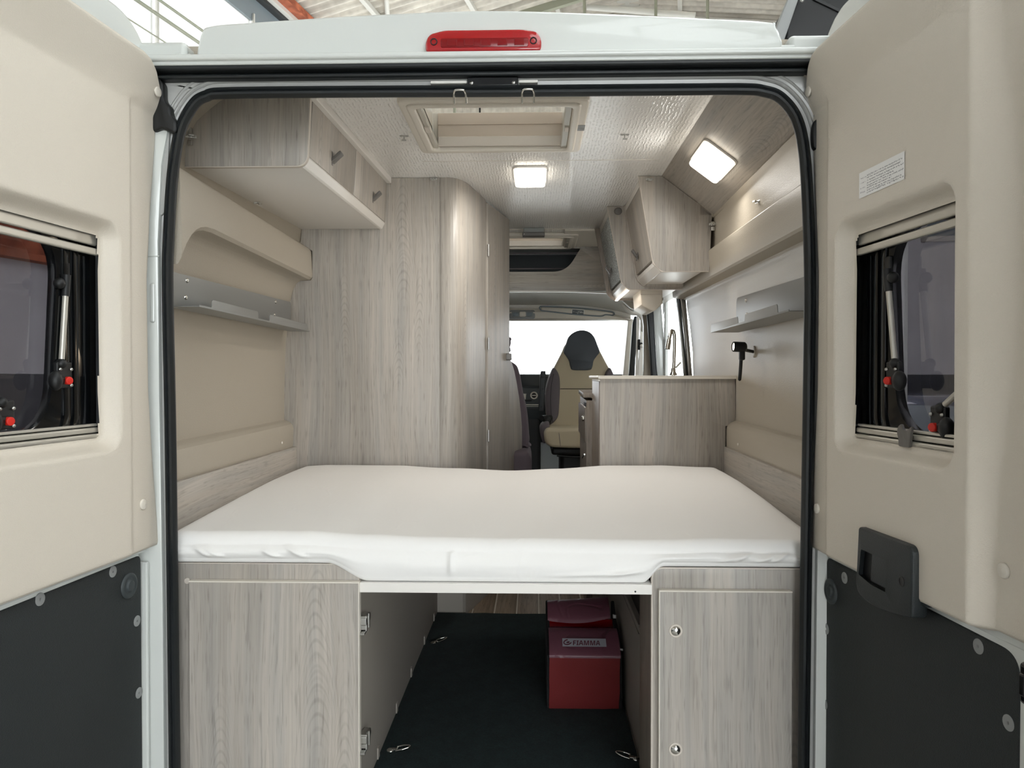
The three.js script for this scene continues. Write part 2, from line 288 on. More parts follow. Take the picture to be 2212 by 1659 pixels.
  part('body_side', [ex([[0.0, 0.35], [0.0, 2.40], [-0.4, 2.46], [-3.0, 2.54], [-3.55, 2.46], [-3.55, 0.35]], 0.02, 1.02, { plane: 'zy', holes: [[[-2.46, 0.62], [-2.46, 2.16], [-3.40, 2.16], [-3.40, 0.62]]] }), span(0.90, 1.03, 0.4, 2.40, -0.03, 0.0)], M.paint, van);
  part('cab_side', ex([[-3.5, 0.35], [-3.5, 1.6], [-4.9, 1.5], [-5.4, 1.3], [-5.4, 0.35]], 0.04, -1.0, { plane: 'zy' }), M.paint, van);
  part('cab_side', ex([[-3.5, 0.35], [-3.5, 1.6], [-4.9, 1.5], [-5.4, 1.3], [-5.4, 0.35]], 0.04, 0.99, { plane: 'zy' }), M.paint, van);
  part('cab_roof', ex([[-2.98, 2.50], [-2.98, 2.54], [-3.6, 2.50], [-4.35, 2.16], [-4.33, 2.13], [-3.6, 2.46]], 2.0, -1.0, { plane: 'zy' }), M.paint, van);
  part('bonnet', ex([[-4.85, 0.35], [-4.85, 1.60], [-5.2, 1.5], [-5.55, 1.2], [-5.6, 0.35]], 1.9, -0.95, { plane: 'zy', bevel: 0.03, bs: 4 }), M.paint, van);
  // third brake light
  const bl = part('brake_light', [ex(roundPoly([[-0.135, 2.4245], [0.142, 2.4245], [0.144, 2.452], [0.132, 2.472], [0.10, 2.477], [-0.09, 2.477], [-0.125, 2.468], [-0.135, 2.45]], 0.012), 0.02, 0.046, { bevel: 0.006, bs: 4 })], M.redGlass, van, 'red high-level brake light');
  part('lens', [ex(rrect(-0.098, 0.112, 2.434, 2.456, 0.006), 0.005, 0.063, { bevel: 0.002 }), ...[-0.07, -0.03, 0.01, 0.05, 0.09].map((x) => span(x - 0.012, x + 0.012, 2.437, 2.453, 0.066, 0.0695, 0.0015))], M.redDeep, bl, 'darker red ribbed lens');
  for (const x of [-0.114, 0.124]) part('screw', [disc([x, 2.448, 0.064], [0, 0, 1], [[0.0085, 0], [0.0085, 0.004], [0.0065, 0.0045], [0.006, 0.001], [0, 0.001]])], M.blackPlastic, bl);
  // latch plate and the two wire loops of the door catches
  const sp = part('latch_plate', [span(-0.037, 0.087, 2.354, 2.376, 0.006, 0.034, 0.003)], M.gloss, van, 'black latch plate above the opening');
  for (const x of [-0.026, 0.076]) part('screw', disc([x, 2.361, 0.034], [0, 0, 1], [[0.0045, 0], [0.004, 0.0025], [0, 0.003]]), M.steel, sp);
  part('flange_pad', span(-0.128, -0.038, 2.3635, 2.3705, 0.008, 0.027, 0.002), M.whitePlastic, van); part('flange_pad', span(0.088, 0.135, 2.3635, 2.3705, 0.008, 0.027, 0.002), M.whitePlastic, van);
  for (const x of [-0.055, 0.111]) part('latch_loop', tube([[x - 0.0145, 2.318, 0.02], [x - 0.0145, 2.334, 0.036], [x - 0.010, 2.340, 0.046], [x + 0.010, 2.340, 0.046], [x + 0.0145, 2.334, 0.036], [x + 0.0145, 2.318, 0.02]], 0.0028, 40), M.chrome, van, 'bent wire latch loop');
  part('hinge_cover', [ex(smoothShape([[-0.815, 2.26], [-0.785, 2.255], [-0.755, 2.245], [-0.752, 2.27], [-0.764, 2.29], [-0.768, 2.31], [-0.782, 2.33], [-0.786, 2.37], [-0.815, 2.38]], 60), 0.03, 0.012, { bevel: 0.006, bs: 3 })], M.blackPlastic, van, 'black hinge cover in the top left corner');
  part('hinge_cover', [ex(smoothShape([[0.80, 2.20], [0.83, 2.20], [0.83, 2.27], [0.80, 2.26]], 40), 0.02, 0.012, { bevel: 0.004, bs: 3 })], M.blackPlastic, van);
}
// black roof-mounted awning cassette on the right
{
  const a = thing('awning_cassette', 'black awning case mounted along the top right of the van roof', 'awning', [0.95, 2.55, -1.3]);
  part('case', ex(roundPoly([[0.83, 2.57], [1.10, 2.56], [1.13, 2.74], [1.05, 2.80], [0.91, 2.80], [0.865, 2.72]], 0.03), 2.2, -2.45, { bevel: 0.004 }), M.darkPlastic, a);
  part('end_cap', [ex(roundPoly([[0.815, 2.56], [1.115, 2.55], [1.14, 2.75], [1.06, 2.815], [0.90, 2.815], [0.845, 2.70], [0.808, 2.61]], 0.02), 0.04, -0.27, { bevel: 0.012, bs: 4 }), ex(roundPoly([[0.875, 2.68], [1.08, 2.58], [1.10, 2.74], [1.04, 2.79], [0.92, 2.79]], 0.02), 0.016, -0.24, { bevel: 0.006 })], M.blackPlastic, a);
  part('bracket', ex([[0.765, 2.55], [0.80, 2.55], [0.865, 2.74], [0.842, 2.74]], 0.03, -0.235), M.greyPlastic, a, 'pale mounting bracket');
  part('screw', disc([0.850, 2.665, -0.205], [0, 0, 1], [[0.006, 0], [0.005, 0.003], [0, 0.004]]), M.steel, a);
}

// ---------------------------------------------------------------- rear doors: u runs from the hinge to the free edge, v up from the van floor, n towards the van's centre line when open
const EDGE = [[0.55, -0.085], [0.673, -0.070], [0.886, -0.043], [1.06, -0.025], [1.335, -0.021], [1.50, -0.037], [1.64, -0.056], [1.745, -0.068], [1.775, -0.060], [1.80, -0.044], [1.828, -0.012], [1.842, 0.018], [1.850, 0.055], [1.856, 0.14]];
function linerEdge(v) { for (let i = 1; i < EDGE.length; i++) if (v <= EDGE[i][0]) return lerp(EDGE[i - 1][1], EDGE[i][1], (v - EDGE[i - 1][0]) / (EDGE[i][0] - EDGE[i - 1][0])); return 0.14; }
function sdRound(u, v, u0, u1, v0, v1, r) { const du = Math.abs(u - (u0 + u1) / 2) - ((u1 - u0) / 2 - r), dv = Math.abs(v - (v0 + v1) / 2) - ((v1 - v0) / 2 - r); return Math.hypot(Math.max(du, 0), Math.max(dv, 0)) + Math.min(Math.max(du, dv), 0) - r; }
function linerHeight(u, v) {
  const hinge = Math.max(0, 0.045 - u) * 0.06, crown = Math.max(0, v - 1.735) * 0.32, right = Math.max(0, Math.min(1, (u - 0.545) / lerp(0.03, 0.085, sstep(0.8, 1.25, v) * sstep(1.8, 1.35, v))));
  return crown - hinge - 0.0035 * sstep(0.047, 0.036, u) * sstep(1.76, 1.73, v) - 0.028 * right;
}
function makeDoor(side) {
  const mir = (g) => (side < 0 ? flip(map3(g, (x, y, z) => [x, y, -z])) : g);
  const fixN = (g) => { if (side < 0) { const n = g.attributes.normal; for (let i = 0; i < n.count; i++) n.setZ(i, -n.getZ(i)); } return g; };
  const P = (name, geos, mat, parent, label) => local(name, [].concat(geos).map((g) => fixN(mir(g))), mat, parent, label);
  const left = side < 0, F = left ? 0.02 : 0;
  const d = thing('van_rear_door', left ? 'left rear van door swung open, beige lining with a window and black lower panel' : 'right rear van door swung open, with sticker, inner handle and black lower panel', 'door', left ? [-0.8025, 0.55, 0.085] : [0.80, 0.55, 0.06]);
  d.rotation.y = THREE.MathUtils.degToRad(left ? -95.7 : -84.3);
  // painted metal door with a hole for the window
  const oh = rrect(0.06, 0.55, 0.93, 1.45, 0.05);
  P('door_frame', [
    ex(roundPoly([[-0.045, -0.25], [0.735, -0.25], [0.74, 1.84], [0.66, 1.965], [0.0, 1.965], [-0.085, 1.89], [-0.075, 1.7], [-0.012, 1.25], [-0.022, 0.95]], [0.02, 0.05, 0.08, 0.06, 0.06, 0.06, 0.1, 0.1, 0.1]), 0.045, -0.085, { holes: [oh], bevel: 0.008, bs: 3 }),
    ex(roundPoly([[0.662, -0.2], [0.725, -0.2], [0.735, 0.65], [0.70, 0.70], [0.70, 1.78], [0.68, 1.85], [0.672, 1.85], [0.672, 0.66]], 0.02), 0.035, -0.05, { bevel: 0.012, bs: 4 }),
    span(-0.046, -0.036, -0.2, 0.64, -0.055, -0.028, 0.004), span(-0.05, 0.66, 0.664, 0.69, -0.055, -0.036, 0.004),
  ], M.paint, d, 'white painted door metal');
  // molded lining
  const NU = 120, NV = 200, wu0 = 0.102 + F, wu1 = 0.488 + F, wv0 = 0.950, wv1 = 1.424;
  const top = 1.855, bot = 0.674;
  P('lining', gridMesh(NU, NV, (a, b) => {
    let v = lerp(bot, top, b); let e = linerEdge(v);
    if (v < bot + 0.02) e += 0.02 - Math.sqrt(Math.max(0, 0.0004 - (bot + 0.02 - v) ** 2));
    const r = v > 1.8 ? 0.667 - (v - 1.8) * 0.5 : 0.667; let u = lerp(e, r, a); if (v < 0.70 && u > 0.655) u = 0.655;
    const sd = sdRound(u, v, wu0, wu1, wv0, wv1, 0.026);
    let n = linerHeight(u - F, v); const w = sstep(0.022, -0.004, sd); n = lerp(n, -0.034, w);
    const edge = Math.min(a * (r - e), (1 - a) * (r - e), v - bot, top - v); n -= 0.020 * (1 - sstep(0, 0.010, edge)) ** 2;
    return [u, v, n];
  }, (a, b) => { const v = lerp(bot, top, b), u = lerp(linerEdge(v), 0.667, a); return sdRound(u, v, wu0, wu1, wv0, wv1, 0.026) < -0.012; }), M.doorLiner, d, 'beige molded lining');
  const capPts = left ? [[-0.026, 1.788, 0], [0.013, 0.792, 0], [0.62, 0.784, 0]] : [[-0.028, 1.783, -0.02], [-0.011, 0.781, -0.02], [0.598, 0.784, -0.026]];
  for (const [u, v, n] of capPts) P('screw_cap', disc([u, v, linerHeight(u - F, v) + 0.0005], [0, 0, 1], [[0.0125, 0], [0.0125, 0.003], [0.010, 0.005], [0, 0.006]]), M.creamPlastic, d, 'small cream screw cap');
  // lower black panel with its screws and rubber plug
  const lp = P('lower_panel', ex(roundPoly([[-0.034, -0.2], [0.618, -0.2], [0.622, 0.655], [-0.030, 0.662]], [0.02, 0.02, 0.045, 0.02]), 0.02, -0.058, { bevel: 0.006, bs: 3, bsize: 0.006 }), M.panelBlack, d, 'black lower panel');
  const scr = left ? [[0.312, 0.648], [0.081, 0.646], [-0.010, 0.503], [-0.016, 0.325]] : [[0.060, 0.632], [-0.028, 0.485], [-0.034, 0.300], [0.522, 0.634], [0.596, 0.535]];
  for (const [u, v] of scr) P('screw', [disc([u, v, -0.039], [0, 0, 1], [[0.0135, 0], [0.013, 0.002], [0.004, 0.003], [0.0025, 0.001], [0, 0.001]])], M.greyPlastic, lp, 'grey screw head');
  P('rubber_plug', disc(left ? [0.022, 0.598, -0.039] : [-0.004, 0.583, -0.039], [0, 0, 1], [[0.030, 0], [0.030, 0.004], [0.024, 0.007], [0.020, 0.004], [0.014, 0.004], [0.013, 0.008], [0.010, 0.0095], [0, 0.0095]], 28), M.plug, lp, 'round black rubber plug');
  // camper window: recessed frame, blind rails, tinted pane, two stays
  const w = P('window_frame', [
    ex(rrect(0.085, 0.51, 0.93, 1.435, 0.03), 0.012, -0.047, { holes: [rrect(0.106, 0.485, 0.956, 1.420, 0.018)], bevel: 0.002 }),
  ], M.gloss, d, 'dark recessed frame of the window'); w.position.x = F;
  P('blind_rail', [span(0.104, 0.488, 1.368, 1.384, -0.048, -0.036, 0.004), span(0.104, 0.488, 1.39, 1.416, -0.05, -0.042, 0.004)], M.alu, w, 'pale upper rail of the window blind');
  P('blind_rail', [span(0.106, 0.486, 0.956, 0.970, -0.050, -0.034, 0.004), span(0.106, 0.486, 0.972, 0.984, -0.052, -0.038, 0.004), span(0.106, 0.486, 0.986, 0.992, -0.055, -0.042, 0.002)], M.alu, w, 'pale lower rail of the window blind');
  P('inner_frame', [ex(rrect(0.065, 0.53, 0.94, 1.445, 0.03), 0.022, -0.082, { holes: [roundPoly([[0.232, 0.985], [0.44, 0.985], [0.44, 1.400], [0.204, 1.400]], 0.10)], bevel: 0.003 }), ex(rrect(0.150, 0.50, 0.955, 1.43, 0.05), 0.006, -0.060, { holes: [rrect(0.166, 0.484, 0.969, 1.417, 0.05)], bevel: 0.002 }), ex(rrect(0.18, 0.48, 0.965, 1.42, 0.05), 0.006, -0.060, { holes: [rrect(0.196, 0.464, 0.975, 1.41, 0.05)], bevel: 0.002 })], M.gloss, w, 'black ribbed window surround');
  P('pane', span(0.09, 0.525, 0.945, 1.44, -0.0925, -0.09, 0.001), M.smokePane, w, 'smoke-tinted acrylic pane');
  function stay(u0, u1, v0, v1) {
    const s = P('window_stay', [rod([lerp(u0, u1, 0.05), lerp(v0, v1, 0.05), -0.052], [lerp(u0, u1, 0.78), lerp(v0, v1, 0.78), -0.052], 0.0062)], M.alu, w, 'silver sliding stay of the window');
    P('joint', [rod([lerp(u0, u1, 0.76), lerp(v0, v1, 0.76), -0.052], [u1, v1, -0.052], 0.0085), ball(0.012, u1 + 0.02, v1 - 0.02, -0.054), rod([u1, v1 - 0.02, -0.054], [u1 + 0.02, v1 - 0.02, -0.054], 0.006), span(u1 - 0.014, u1 + 0.006, v1 - 0.03, v1 + 0.028, -0.062, -0.054), ball(0.011, u0, v0, -0.052), span(u0 - 0.032, u0 + 0.014, v0 - 0.052, v0 + 0.004, -0.062, -0.050, 0.004), rod([u0 - 0.02, v0 - 0.035, -0.054], [u0 + 0.022, v0 - 0.035, -0.048], 0.009), ball(0.014, u0 + 0.02, v0 - 0.036, -0.05, 1, 1.5, 1)], M.blackPlastic, s, 'black joint');
    P('button', disc([u0 - 0.008, v0 - 0.036, -0.046], [0.3, 0, 1], [[0.0085, 0], [0.0085, 0.009], [0.007, 0.011], [0, 0.011]]), M.redKnob, s, 'red release button');
    for (const [a, b] of [[-0.026, -0.012], [-0.026, -0.046], [0.008, -0.012]]) P('bolt', disc([u0 + a, v0 + b, -0.049], [0, 0, 1], [[0.0038, 0], [0.003, 0.003], [0, 0.0035]], 10), M.steel, s);
  }
  if (left) { stay(0.208, 0.19, 1.125, 1.315); stay(0.372, 0.66, 1.048, 1.22); } else { stay(0.238, 0.206, 1.125, 1.325); stay(0.393, 0.66, 1.038, 1.20); }
  if (!left) {
    P('blind_catch', [ex(roundPoly([[0.292, 0.958], [0.330, 0.958], [0.334, 0.985], [0.338, 1.002], [0.326, 0.994], [0.314, 0.990], [0.306, 0.994], [0.302, 1.004], [0.290, 0.998], [0.286, 0.985], [0.292, 0.972]], 0.005), 0.006, -0.034, { bevel: 0.0015 })], M.handleGrey, w, 'grey hooked blind catch');
    const h = P('inner_handle', [ex(roundPoly([[0.216, 0.782], [0.410, 0.782], [0.411, 0.648], [0.330, 0.636], [0.27, 0.63], [0.205, 0.64]], [0.008, 0.02, 0.01, 0.05, 0.05, 0.03]), 0.032, -0.018, { holes: [roundPoly([[0.224, 0.742], [0.330, 0.740], [0.326, 0.668], [0.27, 0.668], [0.213, 0.678]], 0.008)], bevel: 0.005, bs: 3 }), span(0.40, 0.428, 0.672, 0.756, -0.02, -0.004, 0.005)], M.darkPlastic, d, 'black inner door handle plate');
    P('grip_recess', [span(0.208, 0.338, 0.655, 0.752, -0.018, 0.0015, 0.002)], M.blackPlastic, h);
    P('pull', ex(roundPoly([[0.262, 0.738], [0.326, 0.738], [0.322, 0.676], [0.256, 0.676]], 0.006), 0.009, 0.0005, { bevel: 0.004, bs: 3 }), M.darkPlastic, h, 'black pull paddle');
    P('keyhole', disc([0.378, 0.709, 0.0140], [0, 0, 1], [[0.010, 0], [0.010, 0.001], [0.0075, 0.0012], [0.007, 0.0003], [0, 0.0003]], 20), M.blackPlastic, h);
    // instruction sticker: its print is too small to be read in the photograph, so it is strokes of the same size
    const W = 512, H = 166, c = document.createElement('canvas'); c.width = W; c.height = H; const x = c.getContext('2d'); x.fillStyle = '#efeeec'; x.fillRect(0, 0, W, H);
    const R = rng(5); const line = (x0, x1, y, col) => { x.fillStyle = col; let p = x0; while (p < x1) { const wl = 6 + R() * 30; let q = p; while (q < Math.min(p + wl, x1)) { const lw = 2 + R() * 3; if (R() > 0.12) x.fillRect(q, y + (R() > 0.8 ? -3 : 0), lw, 6 + (R() > 0.85 ? 3 : 0)); q += lw + 1.2; } p += wl + 6; } };
    [[40, 485], [56, 470], [74, 500], [90, 395], [106, 500], [120, 370], [136, 480], [150, 500]].forEach(([y, e]) => line(96, e, y - 6, '#77777a'));
    [[42, 88], [72, 82], [106, 72], [134, 72]].forEach(([y, e]) => line(14, e, y - 4, '#a7a3a8'));
    const tex = new THREE.CanvasTexture(c); tex.colorSpace = THREE.SRGBColorSpace;
    const sg = new THREE.PlaneGeometry(0.168, 0.054); sg.translate(0.274, 1.503, 0.0012); const sm = new THREE.Mesh(sg.toNonIndexed(), std('#ffffff', 0.45, { map: tex })); sm.name = 'sticker'; sm.userData.label = 'white instruction sticker with small grey print'; sm.rotation.z = 0; d.add(sm);
    P('door_latch', [span(0.668, 0.70, 0.60, 0.665, -0.03, 0.002, 0.008), span(0.676, 0.69, 0.615, 0.65, -0.004, 0.008, 0.004)], M.gloss, d, 'black latch on the free edge');
  }
  return d;
}
makeDoor(-1); makeDoor(1);
// ---------------------------------------------------------------- the living space: floor, walls, ceiling
{
  const f = struct('floor', [span(-0.97, 0.99, 0.50, 0.546, -3.35, -0.02)], M.caulk, 'pale joints of the van floor');
  const R = rng(8);
  for (let i = 0; i < 13; i++) {                    // planks one by one as far as they can be seen
    const x = -0.575 + i * 0.1035, g = span(x + 0.003, x + 0.1005, 0.542, 0.55 + R() * 0.0006, -3.34, -1.45, 0.0015);
    const uv = g.attributes.uv, s = R() * 0.7, t = R(); for (let k = 0; k < uv.count; k++) uv.setXY(k, uv.getX(k) + s, uv.getY(k) + t);
    part('plank', g, M.plank, f);
  }
  struct('floor', [span(-0.97, 0.99, 0.45, 0.62, -4.9, -3.35)], M.dash, 'dark cab floor');
}
const LPROF = [[0.00, 1.20], [0.00, 1.355], [0.0, 1.356], [0.002, 1.43], [-0.004, 1.446], [-0.016, 1.456], [-0.037, 1.464], [-0.036, 1.60], [-0.030, 1.78], [-0.014, 1.94], [0.0, 2.005], [0.018, 2.036], [0.034, 2.046], [0.072, 2.049], [0.082, 2.058], [0.083, 2.075], [0.078, 2.165], [0.072, 2.178], [0.034, 2.205], [0.030, 2.21], [0.038, 2.255], [0.04, 2.31], [0.052, 2.35], [0.075, 2.389], [0.11, 2.42], [0.14, 2.443], [0.20, 2.475]];
const wallL = (z) => -0.883 + 0.034 * (z + 1.3), wallR = (z) => 0.921 - 0.026 * (z + 1.3);
function rearRound(o, y, z) {                        // near the doorway the hollow of the wall ends in a rounded arch
  const d = z > -0.3 ? 0.115 * Math.pow(Math.max(0, 1 + z / 0.3), 4) : 0;
  return [o, y > 1.78 && y <= 2.05 ? y - d * (y - 1.78) / 0.27 : y > 2.05 && y < 2.165 ? y - d * (1 - (y - 2.05) / 0.115) : y];
}
{
  const zs = [0.004, 0.003, -0.03, -0.06, -0.09, -0.12, -0.16, -0.22, -0.6, -1.0, -1.3, -1.8, -2.5, -3.5];
  const fine = []; for (let i = 0; i < LPROF.length - 1; i++) for (let k = 0; k < 3; k++) fine.push([lerp(LPROF[i][0], LPROF[i + 1][0], k / 3), lerp(LPROF[i][1], LPROF[i + 1][1], k / 3)]); fine.push(LPROF[LPROF.length - 1]);
  const w = struct('wall_left', loft(zs.map((z) => fine.map(([o, y]) => { const [a, b] = rearRound(o, y, z); return [wallL(z) + a - (z > 0.003 ? 0.08 : 0) - 0.078 * Math.max(0, Math.min(1.3, (z + 1.3) / 0.99)) * sstep(2.17, 2.21, y), b, Math.min(z, 0.0035)]; }))), M.liner, 'beige molded lining of the left van wall');
  part('lower_trim', [taper(ex([[-1.72, 0.55], [-0.02, 0.55], [-0.02, 1.366], [-1.3, 1.352], [-1.72, 1.352]], 0.014, -0.895 + 0.013, { plane: 'zy' }), 0.034, -1.3)], M.woodH, w, 'grey wood strip above the mattress');
  part('screw_cap', disc([wallL(-1.13) + 0.002, 1.383, -1.13], [1, 0, 0], [[0.006, 0], [0.005, 0.003], [0, 0.004]]), M.creamPlastic, w);
  const RP = [[0.0, 1.20], [0.0, 1.356], [0.001, 1.43], [-0.005, 1.446], [-0.016, 1.456], [-0.037, 1.464], [-0.037, 1.60], [-0.032, 1.78], [-0.016, 1.93], [-0.006, 1.99], [0.004, 2.018], [0.010, 2.024], [0.060, 2.030], [0.068, 2.036], [0.070, 2.045], [0.077, 2.130], [0.076, 2.140], [0.070, 2.146], [0.052, 2.15], [0.050, 2.20], [0.054, 2.3125], [0.035, 2.34], [0.02, 2.42], [0.0, 2.50]];
  const fr = []; for (let i = 0; i < RP.length - 1; i++) for (let k = 0; k < 3; k++) fr.push([lerp(RP[i][0], RP[i + 1][0], k / 3), lerp(RP[i][1], RP[i + 1][1], k / 3)]); fr.push(RP[RP.length - 1]);
  const zr = [0.004, 0.003, -0.03, -0.06, -0.12, -0.22, -0.6, -1.0, -1.3, -1.8, -2.28, -2.33, -2.36];
  const rise = (z, y, o) => (o > 0.0 && y > 2.0 && y < 2.2 ? y + 0.018 * (-z) : y);
  const w2 = struct('wall_right', loft(zr.map((z) => fr.map(([o, y]) => [wallR(z) - o + (z > 0.003 ? 0.08 : 0) + (z < -2.3 ? (-2.3 - z) * 0.6 : 0) * (y < 2.02 ? 1 : 0.2), rise(z, y, o), z]))), M.liner, 'beige molded lining of the right van wall');
  part('lower_trim', [taper(ex([[-1.32, 0.55], [-0.02, 0.55], [-0.02, 1.356], [-1.32, 1.356]], 0.014, 0.910, { plane: 'zy' }), -0.026, -1.3)], M.woodH, w2, 'grey wood strip above the mattress');
  part('screw_cap', disc([wallR(-1.09) - 0.002, 1.384, -1.09], [-1, 0, 0], [[0.006, 0], [0.005, 0.003], [0, 0.004]]), M.creamPlastic, w2);
  // sloping wood panel between the ceiling and the right wall
  const sl = ex([[0.652, 2.473], [0.864, 2.3135], [0.872, 2.323], [0.660, 2.484]], 1.42, -1.40, { bevel: 0.001 });
  const uv = sl.attributes.uv, p = sl.attributes.position; for (let i = 0; i < uv.count; i++) uv.setXY(i, p.getX(i) * 1.25, p.getZ(i));
  part('slope_panel', sl, M.wood, w2, 'grey wood sloping panel carrying a square lamp');
  part('upper_lining', [ex([[0.864, 2.3135], [0.862, 2.30], [0.90, 2.30], [0.90, 2.34]], 1.3, -1.3, { bevel: 0.001 })], M.liner, w2);
}
{
  const holes = [[[-0.235, -0.84], [0.245, -0.84], [0.245, -0.39], [-0.235, -0.39]], [[-0.45, -2.98], [0.34, -2.98], [0.34, -2.60], [-0.45, -2.60]]];
  const c = struct('ceiling', [ex([[-0.93, -0.09], [0.93, -0.09], [0.93, -3.0], [-0.93, -3.0]], 0.028, 2.473, { plane: 'xz', holes, bevel: 0.001 })], M.ceiling, 'white textured van ceiling with fine raised threads');
  part('seam_strip', [span(-0.46, 0.60, 2.4705, 2.4745, -2.462, -2.45, 0.001), span(-0.30, 0.60, 2.4722, 2.4745, -1.0615, -1.0585, 0.0005)], M.creamPlastic, c);
  part('front_lining', [span(0.30, 0.80, 2.463, 2.474, -3.0, -2.46, 0.003)], M.creamPlastic, c, 'plain cream lining at the front of the ceiling');
  part('rear_header', [ex([[-0.004, 2.345], [-0.004, 2.474], [-0.09, 2.474], [-0.05, 2.44], [-0.03, 2.37]], 1.7, -0.85, { plane: 'zy' })], M.liner, c);
}
// ---------------------------------------------------------------- roof vents
function roofVent(label, x0, x1, z0, z1, dome) {
  const cx = (x0 + x1) / 2, cz = (z0 + z1) / 2, v = thing('roof_vent', label, 'roof vent', [cx, 2.47, cz]);
  const fr = (m, y0, h, inner, b) => ex(rrect(x0 - m, x1 + m, z0 - m, z1 + m, 0.03), h, y0, { plane: 'xz', holes: [rrect(x0 + inner, x1 - inner, z0 + inner, z1 - inner, 0.025)], bevel: b, bs: 3 });
  part('frame', [fr(0.045, 2.452, 0.022, 0.0, 0.008), fr(0.022, 2.446, 0.02, 0.004, 0.006)], M.creamPlastic, v, 'cream plastic frame');
  const t = 0.012, y0 = 2.45, y1 = 2.585;
  part('shaft', [span(x0 - t, x0, y0, y1, z0, z1), span(x1, x1 + t, y0, y1, z0, z1), span(x0, x1, y0, y1, z0 - t, z0), span(x0, x1, y0, 2.585, z1, z1 + t)], M.creamPlastic, v, 'cream shaft walls');
  part('side_rail', [span(x0 + 0.004, x0 + 0.022, 2.455, 2.472, z0 + 0.01, z1 - 0.01, 0.004)], M.alu, v, 'grey guide rail');
  part('side_rail', [span(x1 - 0.026, x1 - 0.004, 2.452, 2.474, z0 + 0.01, z1 - 0.01, 0.004)], M.alu, v, 'grey guide rail');
  part('handle_stop', [span(x0 + 0.005, x0 + 0.024, 2.449, 2.457, cz - 0.02, cz + 0.03, 0.002), span(x1 - 0.02, x1 - 0.006, 2.449, 2.457, cz - 0.02, cz + 0.02, 0.002)], M.woodEdge, v);
  part('blind', [span(x0 + 0.02, x1 - 0.02, 2.496, 2.538, z0 + 0.006, z0 + 0.010, 0.001), span(x0 + 0.02, x1 - 0.02, 2.541, 2.580, z0 + 0.006, z0 + 0.010, 0.001), span(x0 + 0.02, x1 - 0.02, 2.538, 2.541, z0 + 0.006, z0 + 0.013, 0.001)], M.blind, v, 'pale pleated blind folded at the far side');
  part('lower_bar', [span(x0 + 0.02, x1 - 0.02, 2.462, 2.496, z0 + 0.004, z0 + 0.016, 0.003)], M.woodEdge, v, 'brownish lower bar');
  const nx = 16, nz = 16; const dm = gridMesh(nx, nz, (a, b) => [lerp(x0 - 0.03, x1 + 0.03, a), 2.66 + dome * Math.sin(a * Math.PI) ** 0.6 * Math.sin(b * Math.PI) ** 0.6, lerp(z0 - 0.03, z1 + 0.03, b)]);
  part('dome', dm, M.milky, v, 'milky translucent dome');
  part('dome_rim', ex(rrect(x0 - 0.03, x1 + 0.03, z0 - 0.03, z1 + 0.03, 0.03), 0.014, 2.652, { plane: 'xz', holes: [rrect(x0 + 0.01, x1 - 0.01, z0 + 0.01, z1 - 0.01, 0.02)], bevel: 0.002 }), M.whitePlastic, v);
  return v;
}
{
  const v = roofVent('square roof vent with cream frame in the ceiling above the bed', -0.235, 0.245, -0.84, -0.39, 0.05);
  part('notice', [span(0.262, 0.290, 2.4505, 2.452, -0.60, -0.575, 0.0005), span(0.262, 0.290, 2.4505, 2.452, -0.63, -0.605, 0.0005)], M.greyPlastic, v, 'small grey notice printed on the frame');
  const f = roofVent('front roof vent above the cab storage, partly hidden by the wardrobe', -0.45, 0.34, -2.98, -2.60, 0.04);
  part('vent_slats', Array.from({ length: 46 }, (_, i) => span(-0.43 + i * 0.0164, -0.421 + i * 0.0164, 2.457, 2.463, -2.985, -2.978, 0.001)), M.greyPlastic, f).userData.kind = 'stuff';
}
// ---------------------------------------------------------------- lamps
function squareLamp(label, center, w, d, normal, along, watt) {
  const t = thing('ceiling_lamp', label, 'lamp', center), n = new THREE.Vector3(...normal).normalize(), a = new THREE.Vector3(...along).normalize(), b = new THREE.Vector3().crossVectors(a, n);
  const mtx = new THREE.Matrix4().makeBasis(a, n, b);
  const put = (g) => { g.applyMatrix4(mtx); return g; };
  local('base', put(ex(rrect(-w / 2, w / 2, -d / 2, d / 2, 0.025), 0.008, -0.001, { plane: 'xz', bevel: 0.002 })), M.whitePlastic, t, 'white base');
  local('diffuser', put(ex(rrect(-w / 2 + 0.005, w / 2 - 0.005, -d / 2 + 0.005, d / 2 - 0.005, 0.022), 0.020, 0.006, { plane: 'xz', bevel: 0.007, bs: 4 })), M.lampGlow, t, 'glowing diffuser');
  const p = n.clone().multiplyScalar(0.032); areaLight('ceiling_lamp', '#fdfaf5', watt, w - 0.02, d - 0.02, [center[0] + p.x, center[1] + p.y, center[2] + p.z], normal);
}
squareLamp('glowing square lamp on the white ceiling behind the roof vent', [0.110, 2.471, -1.255], 0.135, 0.25, [0, -1, 0], [1, 0, 0], 40);
squareLamp('glowing square lamp on the grey wood slope at the top right', [0.749, 2.399, -0.80], 0.135, 0.25, [-0.60, -0.80, 0], [0.80, -0.60, 0], 36);
{
  const d = thing('gas_detector', 'small grey box on the ceiling in front of the front vent', 'detector', [0.125, 2.46, -2.43]);
  part('body', [span(0.068, 0.184, 2.438, 2.473, -2.455, -2.41, 0.005)], M.greyPlastic, d); part('cover', [span(0.062, 0.186, 2.425, 2.447, -2.452, -2.400, 0.004)], M.handleGrey, d); part('light', disc([0.072, 2.436, -2.3995], [0, 0, 1], [[0.003, 0], [0.002, 0.001], [0, 0.0015]]), M.whitePlastic, d);
}
